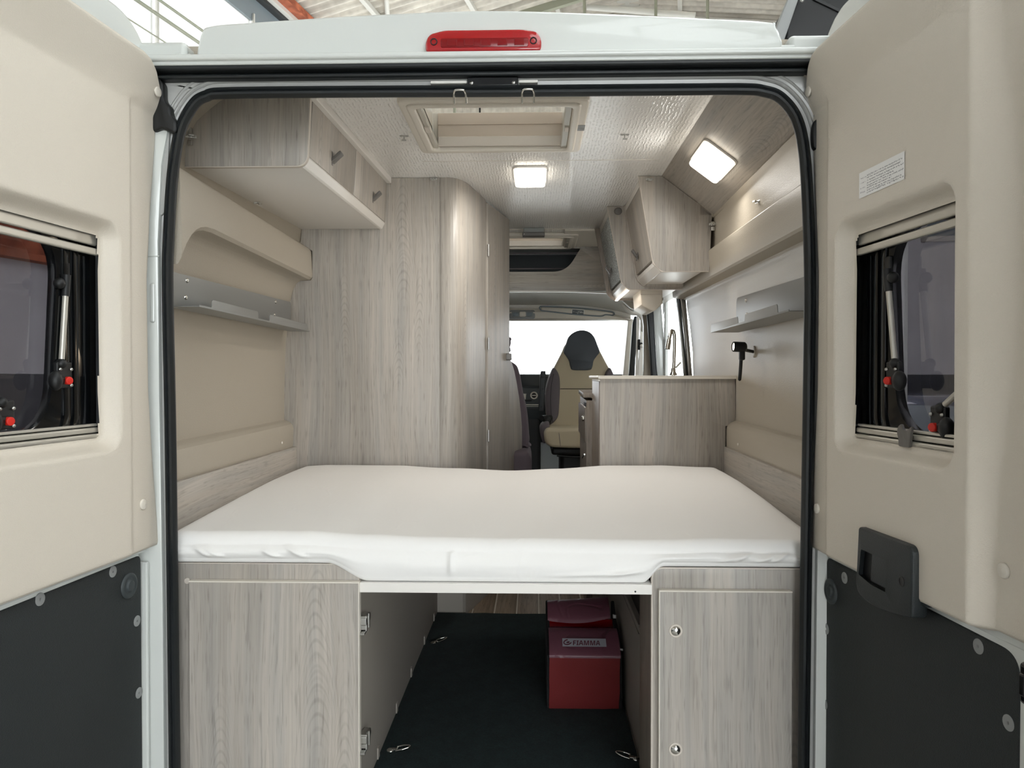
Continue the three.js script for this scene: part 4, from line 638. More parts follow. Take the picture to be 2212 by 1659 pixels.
{
  const m = thing('mattress', 'white sheet-covered mattress lying across the van between both walls', 'mattress', [0.02, 1.13, -0.65]);
  const ip = (c, x) => { for (let i = 1; i < c.length; i++) if (x <= c[i][0]) { const t = (x - c[i - 1][0]) / (c[i][0] - c[i - 1][0]); return lerp(c[i - 1][1], c[i][1], t * t * (3 - 2 * t)); } return c[c.length - 1][1]; };
  const front = [[-0.86, 1.250], [-0.76, 1.253], [-0.45, 1.252], [-0.30, 1.245], [-0.05, 1.236], [0.35, 1.237], [0.60, 1.240], [0.92, 1.238]];
  const back = [[-0.90, 1.268], [-0.85, 1.272], [-0.68, 1.280], [-0.45, 1.279], [-0.2, 1.268], [0.02, 1.258], [0.2, 1.266], [0.42, 1.281], [0.6, 1.284], [0.8, 1.276], [0.95, 1.260]];
  const under = [[-0.86, 1.175], [-0.40, 1.175], [-0.29, 1.130], [0.395, 1.130], [0.45, 1.172], [0.92, 1.172]];
  const folds = [[-0.735, 1.222, -0.665, 1.178], [-0.715, 1.225, -0.64, 1.178], [-0.56, 1.214, -0.49, 1.177], [-0.51, 1.230, -0.43, 1.180], [0.56, 1.176, 0.66, 1.215], [0.60, 1.178, 0.68, 1.222], [0.66, 1.176, 0.735, 1.216], [0.70, 1.178, 0.77, 1.225], [0.30, 1.150, 0.405, 1.165], [0.15, 1.146, 0.36, 1.156], [-0.08, 1.232, -0.082, 1.140]];
  const fold = (x, y) => { let s = 0; for (const [a, b, c, d] of folds) { const L = Math.hypot(c - a, d - b), t = ((x - a) * (c - a) + (y - b) * (d - b)) / (L * L), q = Math.abs((x - a) * (d - b) - (y - b) * (c - a)) / L; if (t > -0.1 && t < 1.1) s += Math.exp(-(q * q) / 0.00004) * Math.sin(Math.PI * Math.max(0, Math.min(1, t))) ** 0.7; } return s; };
  const NX = 300, xl = -0.827, xr = 0.873, ring = [];
  const NT = 46, NF = 40;
  const lay = [];                                    // ring parameters: ['k', t]
  lay.push(['b', 1]); for (let i = 0; i <= NF; i++) lay.push(['f', i / NF]); for (let i = 1; i <= NT; i++) lay.push(['t', i / NT]); for (let i = 1; i <= 6; i++) lay.push(['k', i / 6]);
  const pt = (x, [k, t]) => {
    const side = Math.min(x - xl, xr - x), sq = Math.max(0, 1 - side / 0.05), inset = 0.020 * sq * sq, drop = 0.030 * sq * sq;
    const yb = ip(under, x), yf = ip(front, x), ybk = ip(back, x), zf = -0.012, zb = -1.288, r = 0.030;
    const top = (q) => lerp(yf, ybk, sstep(0, 1, q) * 0.5 + q * 0.5) + 0.010 * Math.sin(Math.PI * q) + 0.0035 * (fbm((x + 2) / 3, (q + 1) / 3, 14, 12, 3, 301) - 0.5) * 2 - drop;
    const wall = (z) => x + (x < 0 ? -1 : 1) * 0 + (x - 0.02) * (z < 0 ? 0.028 * (-z) : 0);
    if (k === 'b') return [wall(zb), yb, zb];
    if (k === 'f') {                                 // lower edge, front face, rounded upper edge
      const H = top(0) - yb, s = t * (H + 0.04); let y, z;
      if (s < 0.012) { const a = s / 0.012 * Math.PI / 2; y = yb + 0.012 * (1 - Math.cos(a)); z = zf - inset - 0.012 * (1 - Math.sin(a)); }
      else if (t < 0.72) { const f = (s - 0.012) / (0.72 * (H + 0.04) - 0.012); y = lerp(yb + 0.012, yb + H - r, f); z = zf - inset + 0.010 * Math.sin(Math.PI * f) + 0.0085 * fold(x, y) * Math.min(1, f * 4) + 0.003 * (fbm((x + 2) / 3, f, 24, 3, 2, 311) - 0.5) * Math.sin(Math.PI * f); }
      else { const a = (t - 0.72) / 0.28 * Math.PI / 2; y = yb + H - r + r * Math.sin(a); z = zf - inset - r * (1 - Math.cos(a)); }
      return [wall(z), y, z];
    }
    if (k === 't') { const q = t, z = lerp(zf - r - inset, zb + 0.03, q); return [wall(z), top(q * 0.97), z]; }
    const a = t * Math.PI / 2; return [wall(zb), lerp(top(0.97) - 0.03 * (1 - Math.cos(a)), yb, sstep(0.5, 1, t)), zb + 0.03 * (1 - Math.sin(a))];
  };
  const body = gridMesh(lay.length - 1, NX, (a, b) => { const x = lerp(xl, xr, b); return pt(x, lay[Math.round(a * (lay.length - 1))]); });
  const cap = (x) => { const P = lay.map((l) => pt(x, l)), pos = []; for (let i = 1; i < P.length - 1; i++) pos.push(...P[0], ...P[i], ...P[i + 1]); const g = new THREE.BufferGeometry(); g.setAttribute('position', new THREE.Float32BufferAttribute(pos, 3)); g.computeVertexNormals(); return fin(g); };
  const skirt = gridMesh(NX, 1, (a, b) => { const x = lerp(xl, xr, a), p = pt(x, ['f', 0]), q = pt(x, ['b', 1]); return b ? q : p; });
  part('sheet', [body, cap(xl), cap(xr), skirt], M.cotton, m, 'white cotton sheet pulled tight');
}
// ---------------------------------------------------------------- storage tunnel: carpet, rings, bag
{
  const R = rng(21), edge = []; const wob = () => (R() - 0.5) * 0.006;
  for (let i = 0; i <= 20; i++) edge.push([-0.326 - 0.0 * i + wob() - 0.004, lerp(0.0, -1.62, i / 20)]); for (let i = 1; i < 12; i++) edge.push([lerp(-0.33, 0.36, i / 12), -1.615 + wob() * 2]);
  for (let i = 20; i >= 0; i--) edge.push([(i > 3 ? 0.424 : 0.419) + wob() * 0.5, lerp(0.0, -1.62, i / 20)]);
  const c = new THREE.Mesh(ex(edge, 0.012, 0.5505, { plane: 'xz', bevel: 0.003 }), M.carpet); c.name = 'carpet'; scene.add(c); c.castShadow = c.receiveShadow = true; tag(c, 'dark green-black carpet on the floor of the storage tunnel', 'carpet');
}
function lashRing(label, pos, turn) {
  const t = thing('lashing_ring', label, 'ring', pos);
  local('base', [disc([-0.022, 0, 0], [0, 1, 0], [[0.014, 0], [0.013, 0.003], [0.007, 0.006], [0, 0.007]]), span(-0.018, 0.002, 0.0, 0.006, -0.008, 0.008, 0.002)], M.chrome, t);
  local('loop', [tube([[0.0, 0.005, -0.015], [0.0, 0.005, 0.015]], 0.003, 6), tube([[0.0, 0.005, 0.015], [0.022, 0.010, 0.015], [0.042, 0.014, 0.008], [0.048, 0.015, 0.0], [0.042, 0.014, -0.008], [0.022, 0.010, -0.015], [0.0, 0.005, -0.015]], 0.003, 40)], M.chrome, t); t.rotation.y = turn; t.scale.setScalar(0.82); return t;
}
const ring0 = lashRing('chrome lashing ring on the carpet near the left cupboard hinge', [-0.272, 0.5625, -0.305], 0);
copyOf(ring0, [-0.267, 0.5625, -1.222], [0, 0.5, 0], 'chrome lashing ring deep in the tunnel at the left, far from the doorway');
copyOf(ring0, [0.398, 0.5625, -0.278], [0, 2.9, 0], 'chrome lashing ring on the carpet in front of the right cupboard edge');
{
  const b = thing('tool_bag', 'red zipped bag with a clear maroon flap and maker name standing on the carpet', 'bag', [0.29, 0.563, -0.72]);
  const x0 = 0.176, x1 = 0.406; const soft = (g, a) => map3(g, (x, y, z) => { const k = fbm((x + 2) / 4, (y * 3 + z * 2 + 4) / 16, 40, 60, 2, 401) - 0.5; return [x + k * a * 0.6, y + k * a * 0.5, z + k * a]; });
  const slab = (pts, w0, w1) => { const g = gridMesh(20, pts.length - 1, (a, c) => { const p = pts[Math.round(c * (pts.length - 1))]; return [lerp(w0, w1, a), p[1], p[0]]; }); return soft(g, 0.014); };
  const fine = (c, n) => curve2(c, n);
  part('body', [slab(fine([[-0.60, 0.563], [-0.598, 0.60], [-0.597, 0.68], [-0.602, 0.738]], 14), x0, x1), slab(fine([[-0.602, 0.738], [-0.70, 0.735], [-0.80, 0.74], [-0.86, 0.72], [-0.865, 0.563]], 14), x0 + 0.004, x1 - 0.004)], M.bagRed, b, 'red fabric front');
  part('side_mesh', [ex([[-0.604, 0.563], [-0.608, 0.735], [-0.72, 0.785], [-0.80, 0.80], [-0.865, 0.84], [-0.865, 0.563]], 0.012, x1 - 0.004, { plane: 'zy', bevel: 0.003 }), ex([[-0.604, 0.563], [-0.608, 0.735], [-0.72, 0.785], [-0.80, 0.80], [-0.865, 0.84], [-0.865, 0.563]], 0.012, x0 - 0.008, { plane: 'zy', bevel: 0.003 })], M.bagMesh, b, 'black mesh sides');
  const fl = part('flap', [slab(fine([[-0.596, 0.730], [-0.600, 0.742], [-0.64, 0.766], [-0.69, 0.786], [-0.715, 0.790]], 16), x0 - 0.001, x1 + 0.001), slab(fine([[-0.602, 0.73], [-0.64, 0.755], [-0.715, 0.78]], 8), x0, x1)], M.bagVinyl, b, 'clear maroon vinyl flap');
  part('dark_gap', slab(fine([[-0.712, 0.788], [-0.74, 0.786], [-0.77, 0.79], [-0.785, 0.80]], 8), x0 + 0.004, x1 - 0.006), M.redDeep, b);
  part('lid', [map3(slab(fine([[-0.775, 0.800], [-0.785, 0.815], [-0.82, 0.835], [-0.855, 0.846], [-0.872, 0.838], [-0.872, 0.80]], 20), x0 - 0.002, x1 - 0.014), (x, y, z) => { const a = (x - x0) / (x1 - x0); return [x, y + 0.016 * a - 0.008 * Math.sin(a * 3.14) * sstep(-0.80, -0.775, z) - 0.006, z + 0.02 * Math.sin(a * 3.14) * sstep(-0.82, -0.775, z)]; }), slab(fine([[-0.775, 0.80], [-0.80, 0.796], [-0.872, 0.80]], 8), x0, x1 - 0.016)], M.bagVinyl, b, 'folded maroon lid');
  // maker's name as on the bag
  const c = document.createElement('canvas'); c.width = 512; c.height = 92; const x = c.getContext('2d'); x.fillStyle = '#9a9aa0'; x.fillRect(0, 0, 512, 92); x.fillStyle = '#571a2a';
  x.font = 'bold 74px sans-serif'; x.textBaseline = 'middle'; x.save(); x.translate(118, 50); x.transform(1, 0, -0.12, 1, 0, 0); x.scale(1.08, 1); x.fillText('FIAMMA', 0, 0, 345); x.restore();
  x.beginPath(); x.ellipse(62, 42, 46, 26, -0.25, 0.5, 4.9); x.lineWidth = 12; x.strokeStyle = '#571a2a'; x.stroke(); x.beginPath(); x.ellipse(66, 44, 20, 9, -0.2, 0, 6.29); x.fill();
  const t = new THREE.CanvasTexture(c); t.colorSpace = THREE.SRGBColorSpace;
  const lab = new THREE.BufferGeometry(); const q = [[0.220, 0.7565, -0.620], [0.364, 0.7565, -0.620], [0.364, 0.7725, -0.652], [0.220, 0.7725, -0.652]].map((p) => [p[0] - 0.29, p[1] - 0.563 + 0.0035, p[2] + 0.72 + 0.0015]);
  lab.setAttribute('position', new THREE.Float32BufferAttribute([0, 1, 2, 0, 2, 3].flatMap((i) => q[i]), 3)); lab.setAttribute('uv', new THREE.Float32BufferAttribute([0, 0, 1, 0, 1, 1, 0, 0, 1, 1, 0, 1], 2)); lab.computeVertexNormals();
  const lm = new THREE.Mesh(lab, std('#ffffff', 0.5, { map: t })); lm.name = 'name_label'; lm.userData.label = 'grey label with the maker name'; fl.add(lm);
  part('buckle', span(0.402, 0.414, 0.80, 0.812, -0.80, -0.788, 0.002), M.steel, b); part('buckle', span(0.408, 0.42, 0.742, 0.75, -0.64, -0.63, 0.002), M.steel, b);
}
// ---------------------------------------------------------------- cab end: storage panel, lining, windscreen
{
  const p = thing('cab_storage_panel', 'grey wood panel over the cab with a dark open storage recess', 'panel', [0.1, 2.19, -3.0]);
  const cub = roundPoly([[-0.60, 2.306], [0.33, 2.306], [0.42, 2.452], [-0.60, 2.452]], [0.01, 0.09, 0.004, 0.01]);
  part('panel', ex(roundPoly([[-0.95, 2.186], [0.78, 2.186], [0.80, 2.472], [-0.95, 2.472]], 0.004), 0.018, -3.018, { holes: [cub], bevel: 0.001 }), M.woodH, p);
  part('recess', [span(-0.95, 0.78, 2.27, 2.29, -3.38, -3.018), span(-0.95, 0.78, 2.29, 2.47, -3.39, -3.37), ex([[0.335, 2.300], [0.345, 2.296], [0.432, 2.450], [0.424, 2.454]], 0.35, -3.37)], M.dash, p, 'dark inside of the recess');
  part('recess_rail', [span(-0.6, 0.42, 2.425, 2.433, -3.05, -3.035, 0.002), span(-0.6, 0.36, 2.328, 2.335, -3.06, -3.045, 0.002)], M.seatSide, p);
  part('white_edge', ex(curve2([[-0.95, 2.178], [0.2, 2.179], [0.45, 2.174], [0.62, 2.166]], 20).concat(curve2([[0.62, 2.174], [0.45, 2.182], [0.2, 2.188], [-0.95, 2.188]], 20)), 0.03, -3.03, { bevel: 0.001 }), M.whitePlastic, p, 'white edge strip');
}
{
  const h = thing('cab_roof_lining', 'grey-beige cab roof lining with a console above the windscreen', 'roof lining', [0.0, 2.1, -3.6]);
  const s = (z, top, drop) => Array.from({ length: 25 }, (_, i) => { const x = lerp(-0.98, 0.86, i / 24), q = Math.max(0, (x - 0.35) / 0.5), l = Math.max(0, (-0.35 - x) / 0.5); return [x, top - drop * (q * q + l * l), z]; });
  part('lining', [loft([s(-3.02, 2.180, 0.02), s(-3.2, 2.196, 0.03), s(-3.5, 2.205, 0.05), s(-3.8, 2.20, 0.07), s(-4.0, 2.186, 0.07)])], M.headliner, h);
  part('front_lip', [loft([s(-3.995, 2.194, 0.07), s(-3.985, 2.184, 0.07), s(-3.985, 2.172, 0.075), s(-4.0, 2.160, 0.08)])], M.whitePlastic, h, 'white lip');
  part('console', [loft([s(-4.0, 2.162, 0.08), s(-3.97, 2.13, 0.06), s(-3.98, 2.085, 0.02), s(-4.02, 2.066, 0.0), s(-4.25, 2.09, 0.0)])], M.creamPlastic, h, 'pale console');
  part('map_light', [ex(rrect(-0.043, 0.122, 2.090, 2.138, 0.018), 0.02, -3.978, { bevel: 0.004, bs: 3 }), ex(rrect(-0.06, 0.135, 2.078, 2.146, 0.02), 0.012, -3.984, { bevel: 0.004, bs: 3 })], M.greyPlastic, h, 'grey map light'); part('lens', [ex(rrect(0.018, 0.065, 2.094, 2.132, 0.01), 0.022, -3.972, { bevel: 0.003 })], M.creamPlastic, h); part('dark_lens', [ex(rrect(-0.036, 0.012, 2.096, 2.128, 0.012), 0.022, -3.976, { bevel: 0.003 }), ex(rrect(0.072, 0.115, 2.096, 2.128, 0.012), 0.022, -3.976, { bevel: 0.003 })], M.slate, h);
  part('shelf_rim', [tube([[0.18, 2.14, -3.955], [0.176, 2.172, -3.965], [0.40, 2.163, -3.965], [0.60, 2.145, -3.965], [0.723, 2.128, -3.97], [0.731, 2.106, -3.97], [0.665, 2.108, -3.96], [0.625, 2.096, -3.955], [0.40, 2.114, -3.955], [0.18, 2.14, -3.955]], 0.005, 90)], M.slate, h, 'rim of the sun visor');
  part('visor', ex(roundPoly([[0.185, 2.142], [0.182, 2.166], [0.40, 2.158], [0.60, 2.140], [0.715, 2.124], [0.722, 2.110], [0.66, 2.112], [0.62, 2.100], [0.40, 2.118]], 0.01), 0.014, -3.972, { bevel: 0.004, bs: 3 }), M.creamPlastic, h, 'pale sun visor');
  // warning label on the visor: a pictogram block too small to be read
  const c = document.createElement('canvas'); c.width = 128; c.height = 64; const x = c.getContext('2d'); x.fillStyle = '#e4e4e0'; x.fillRect(0, 0, 128, 64); x.fillStyle = '#5e6264'; x.fillRect(7, 8, 114, 48); x.fillStyle = '#b8bab8'; const R = rng(3); for (let i = 0; i < 26; i++) x.fillRect(12 + R() * 96, 12 + R() * 36, 3 + R() * 10, 3 + R() * 5);
  const t = new THREE.CanvasTexture(c); t.colorSpace = THREE.SRGBColorSpace; const lab = new THREE.PlaneGeometry(0.096, 0.042); lab.rotateZ(-0.07); lab.translate(0.458, 2.129 - 2.1, -3.9565 + 3.6); const lm = new THREE.Mesh(lab.toNonIndexed(), std('#ffffff', 0.5, { map: t })); lm.name = 'warning_label'; h.add(lm);
  part('grab_hook', [disc([0.68, 2.155, -3.15], [0, 0, 1], [[0.012, 0], [0.01, 0.006], [0, 0.008]]), rod([0.68, 2.15, -3.145], [0.69, 2.135, -3.13], 0.004)], M.slate, h);
}
{
  const w = struct('window_1', gridMesh(24, 10, (a, b) => { const x = lerp(-0.93, 0.93, a), q = (x / 0.93) ** 2; return [x, lerp(1.60, 2.12, b), lerp(-4.95, -4.30, b) + 0.22 * q]; }), M.clearPane, 'windscreen');
  const b = scene.getObjectByName('camper_van');
  part('windscreen_pillar', ex([[0.862, 2.10], [0.905, 2.085], [0.872, 1.55], [0.812, 1.55]], 0.10, -4.25, { bevel: 0.008, bs: 3 }), M.creamPlastic, b, 'pale windscreen pillar');
  part('windscreen_pillar', ex([[-0.905, 2.10], [-0.862, 2.085], [-0.82, 1.55], [-0.88, 1.55]], 0.10, -4.25, { bevel: 0.008, bs: 3 }), M.creamPlastic, b);
  part('cab_door_seal', ex(roundPoly([[0.873, 2.045], [0.890, 2.102], [0.909, 2.095], [0.886, 1.55], [0.838, 1.55]], 0.01), 0.04, -4.02, { bevel: 0.006, bs: 3 }), M.rubber, b, 'black cab door seal');
  part('cab_door_trim', [ex(roundPoly([[0.895, 2.10], [0.926, 2.10], [0.944, 2.03], [0.944, 1.55], [0.884, 1.55]], 0.012), 0.03, -3.93, { holes: [roundPoly([[0.912, 2.07], [0.926, 2.07], [0.925, 1.98], [0.905, 1.6], [0.896, 1.6]], 0.006)], bevel: 0.004 })], M.whitePlastic, b, 'white cab door trim');
  part('belt_anchor', [span(0.905, 0.935, 1.865, 1.895, -3.91, -3.87, 0.008), span(0.90, 0.918, 1.84, 1.92, -3.905, -3.88, 0.006)], M.blackPlastic, b, 'black belt anchor'); part('belt_cap', ball(0.014, 0.926, 1.868, -3.865, 1, 1, 0.6), M.whitePlastic, b);
  part('door_pillar', [ex(roundPoly([[0.86, 2.20], [0.93, 2.17], [0.95, 1.55], [0.887, 1.55], [0.887, 2.0], [0.878, 2.06]], 0.01), 0.06, -3.54, { bevel: 0.008, bs: 3 }), ex([[0.66, 2.20], [0.96, 2.24], [0.96, 2.10], [0.885, 2.09], [0.80, 2.12], [0.74, 2.175]], 0.05, -3.56, { bevel: 0.006 })], M.liner, b, 'beige pillar between the cab door and the side doorway');
  part('pillar_top', tube([[0.745, 2.19, -3.68], [0.775, 2.14, -3.68], [0.82, 2.105, -3.70], [0.885, 2.09, -3.72], [0.912, 2.05, -3.74], [0.918, 1.98, -3.76]], 0.014, 40), M.whitePlastic, b, 'white bent trim');
  part('side_door_seal', ex([[0.893, 2.14], [0.938, 2.14], [0.975, 1.55], [0.935, 1.55]], 0.05, -3.45, { bevel: 0.01, bs: 3 }), M.rubber, b, 'black side door seal');
  part('side_door_jamb', ex([[0.944, 2.14], [1.0, 2.14], [1.045, 1.55], [0.983, 1.55]], 0.03, -3.47, { bevel: 0.004 }), M.paint, b, 'white front jamb of the side doorway');
  part('rear_jamb', [ex([[0.925, 2.15], [0.958, 2.15], [1.010, 1.55], [0.988, 1.55], [0.955, 1.9]], 0.04, -2.43, { bevel: 0.006, bs: 3 }), ex([[0.912, 2.15], [0.922, 2.15], [0.985, 1.55], [0.972, 1.55]], 0.03, -2.45, { bevel: 0.003 })], M.steel, b, 'bright rear jamb of the side doorway');
  part('jamb_seal', ex([[0.921, 2.15], [0.926, 2.15], [0.989, 1.55], [0.982, 1.55]], 0.02, -2.42, { bevel: 0.002 }), M.rubber, b);
  part('door_header', span(0.84, 1.02, 2.14, 2.30, -3.42, -2.38, 0.01), M.liner, b);
  part('low_panel', span(0.93, 1.03, 0.55, 0.70, -3.4, -2.36), M.greyPlastic, b);
  part('upper_wall', span(-0.99, -0.95, 1.6, 2.5, -3.6, -3.4), M.liner, b);
  part('side_upper', [span(0.80, 1.02, 2.30, 2.50, -3.6, -1.3, 0.01), span(0.90, 1.02, 2.40, 2.50, -1.4, -0.2, 0.01), span(-0.99, -0.8, 2.46, 2.5, -3.4, -0.2)], M.liner, b);
}
{
  const d = thing('dashboard', 'dark cab dashboard with a round dial below the windscreen', 'dashboard', [0, 0.62, -4.4]);
  part('body', ex(roundPoly([[-4.85, 1.50], [-4.85, 1.58], [-4.45, 1.655], [-4.24, 1.662], [-4.205, 1.64], [-4.20, 1.55], [-4.22, 1.52], [-4.18, 1.40], [-4.20, 1.30], [-4.45, 1.1], [-4.85, 1.1]], 0.015), 1.86, -0.94, { plane: 'zy', bevel: 0.004 }), M.dash, d);
  part('screen', ex(roundPoly([[0.01, 1.656], [0.17, 1.656], [0.17, 1.565], [0.025, 1.565]], 0.006), 0.02, -4.205), M.slate, d, 'grey flat panel'); d.children[1].material = M.darkPlastic;
  part('fascia', span(-0.12, 0.28, 1.40, 1.555, -4.22, -4.178, 0.01), M.dash, d);
  part('dial', [disc([0.127, 1.493, -4.178], [0, 0, 1], [[0.030, 0], [0.030, 0.006], [0.024, 0.008], [0.022, 0.004], [0, 0.004]], 28), span(0.110, 0.144, 1.489, 1.497, -4.175, -4.160, 0.003)], M.alu, d, 'silver heater dial');
  part('dial_core', disc([0.127, 1.493, -4.174], [0, 0, 1], [[0.019, 0], [0.017, 0.008], [0, 0.009]], 24), M.blackPlastic, d);
  part('chrome_strip', [span(-0.1, 0.165, 1.416, 1.424, -4.18, -4.165, 0.003), span(-0.1, 0.165, 1.405, 1.409, -4.18, -4.168, 0.001)], M.alu, d, 'bright strip');
  part('centre_tunnel', span(-0.14, 0.18, 0.62, 1.36, -4.6, -4.2, 0.03), M.blackPlastic, d);
  const c = thing('paper_cup', 'small white cup in front of the dashboard', 'cup', [0.048, 1.462, -4.15]); part('cup', disc([0.048, 1.462, -4.15], [0, 1, 0], [[0.0, 0], [0.014, 0], [0.019, 0.042], [0.0205, 0.044], [0.0185, 0.044], [0.0135, 0.004], [0, 0.004]], 24), M.whitePlastic, c); part('rim', tube([[0.0285, 1.505, -4.15], [0.048, 1.505, -4.13], [0.0675, 1.505, -4.15], [0.048, 1.505, -4.17]], 0.002, 30, 6, true), M.whitePlastic, c);
  part('cup_shelf', span(-0.1, 0.11, 1.452, 1.462, -4.18, -4.125, 0.003), M.blackPlastic, d);
}
{
  const s = thing('swivel_seat', 'tan and dark grey cab seat turned to face the living space', 'seat', [0.455, 0.62, -3.45]);
  const cx = 0.458, m = (p) => p.map(([x, y]) => [2 * cx - x, y]).reverse();
  const L = [[0.347, 1.866], [0.322, 1.813], [0.265, 1.703], [0.228, 1.629], [0.208, 1.531], [0.208, 1.408], [0.225, 1.314], [0.258, 1.26]];
  const cush = (pts, d, at, b, bs, n) => ex(smoothShape(pts, n ?? 60), d, at, { bevel: b, bsize: bs, bs: 6, crease: 1.2 });
  const tilt = (g) => map3(g, (x, y, z) => [x, y, z - (y - 1.25) * 0.12]);
  part('backrest', [tilt(cush([[0.40, 1.90], ...L, ...m(L), [0.516, 1.90]], 0.16, -3.60, 0.05, 0.02, 90))], M.seatTan, s, 'tan padded backrest');
  const hd = [[0.371, 1.923], [0.412, 1.956], [0.461, 1.968], [0.510, 1.957], [0.545, 1.925], [0.567, 1.874], [0.584, 1.815], [0.566, 1.786], [0.543, 1.752], [0.534, 1.711], [0.518, 1.688], [0.458, 1.684], [0.392, 1.688], [0.378, 1.711], [0.368, 1.752], [0.348, 1.785], [0.332, 1.815], [0.352, 1.874]];
  part('headrest', tilt(cush(hd, 0.17, -3.585, 0.05, 0.010, 100)), M.seatDark, s, 'dark grey headrest panel');
  const bo = [[0.265, 1.705], [0.298, 1.662], [0.308, 1.588], [0.302, 1.449], [0.290, 1.359], [0.233, 1.310], [0.211, 1.384], [0.203, 1.507], [0.216, 1.596], [0.241, 1.670]];
  part('side_bolster', tilt(cush(bo, 0.19, -3.59, 0.06, 0.012)), M.seatSide, s, 'dark left side bolster'); part('side_bolster', tilt(cush(m(bo), 0.19, -3.59, 0.06, 0.012)), M.seatSide, s, 'dark right side bolster');
  part('stitching', [tilt(tube([[0.262, 1.66, -3.394], [0.246, 1.58, -3.392], [0.240, 1.48, -3.392], [0.246, 1.38, -3.392], [0.256, 1.33, -3.394]], 0.0014, 40, 6)), tilt(tube([[0.31, 1.557, -3.4385], [0.458, 1.557, -3.438], [0.60, 1.557, -3.4385]], 0.002, 20, 6))], M.bagMesh, s);
  part('cushion', [ex(roundPoly([[0.212, 1.306], [0.46, 1.309], [0.70, 1.306], [0.722, 1.28], [0.718, 1.21], [0.676, 1.184], [0.458, 1.178], [0.240, 1.184], [0.195, 1.214], [0.191, 1.282]], 0.025), 0.42, -3.50, { bevel: 0.035, bs: 6, bsize: 0.02, crease: 1.2 })], M.seatTan, s, 'tan seat cushion');
  part('cushion_seam', tube([[0.287, 1.292, -3.0825], [0.290, 1.26, -3.079], [0.294, 1.22, -3.079], [0.298, 1.196, -3.0815]], 0.0016, 20, 6), M.seatSide, s);
  part('cushion_side', [cush([[0.165, 1.305], [0.19, 1.335], [0.23, 1.33], [0.215, 1.22], [0.19, 1.20], [0.17, 1.25]], 0.22, -3.45, 0.03, 0.012)], M.seatSide, s);
  part('base', [span(0.24, 0.70, 1.13, 1.182, -3.50, -3.14, 0.02), span(0.30, 0.62, 0.62, 1.13, -3.55, -3.22, 0.03), tube([[0.28, 1.13, -3.10], [0.38, 1.125, -3.085], [0.60, 1.128, -3.085]], 0.006)], M.blackPlastic, s, 'black seat base');
  part('armrest', [ex(roundPoly([[0.170, 1.676], [0.205, 1.676], [0.206, 1.638], [0.192, 1.415], [0.186, 1.409], [0.155, 1.411], [0.166, 1.62]], 0.008), 0.07, -3.34, { bevel: 0.008, bs: 3 }), ex(roundPoly([[0.172, 1.680], [0.205, 1.680], [0.206, 1.645], [0.192, 1.632], [0.172, 1.636]], 0.006), 0.075, -3.335, { bevel: 0.006 })], M.darkPlastic, s, 'folded-up dark armrest');
  part('armrest_bolt', [disc([0.186, 1.56, -3.27], [0, 0, 1], [[0.004, 0], [0.003, 0.001], [0, 0.001]]), disc([0.176, 1.44, -3.27], [0, 0, 1], [[0.004, 0], [0.003, 0.001], [0, 0.001]])], M.blackPlastic, s);
  part('armrest_pivot', [rod([0.18, 1.36, -3.33], [0.24, 1.36, -3.40], 0.02), ball(0.03, 0.215, 1.345, -3.36)], M.blackPlastic, s);
}
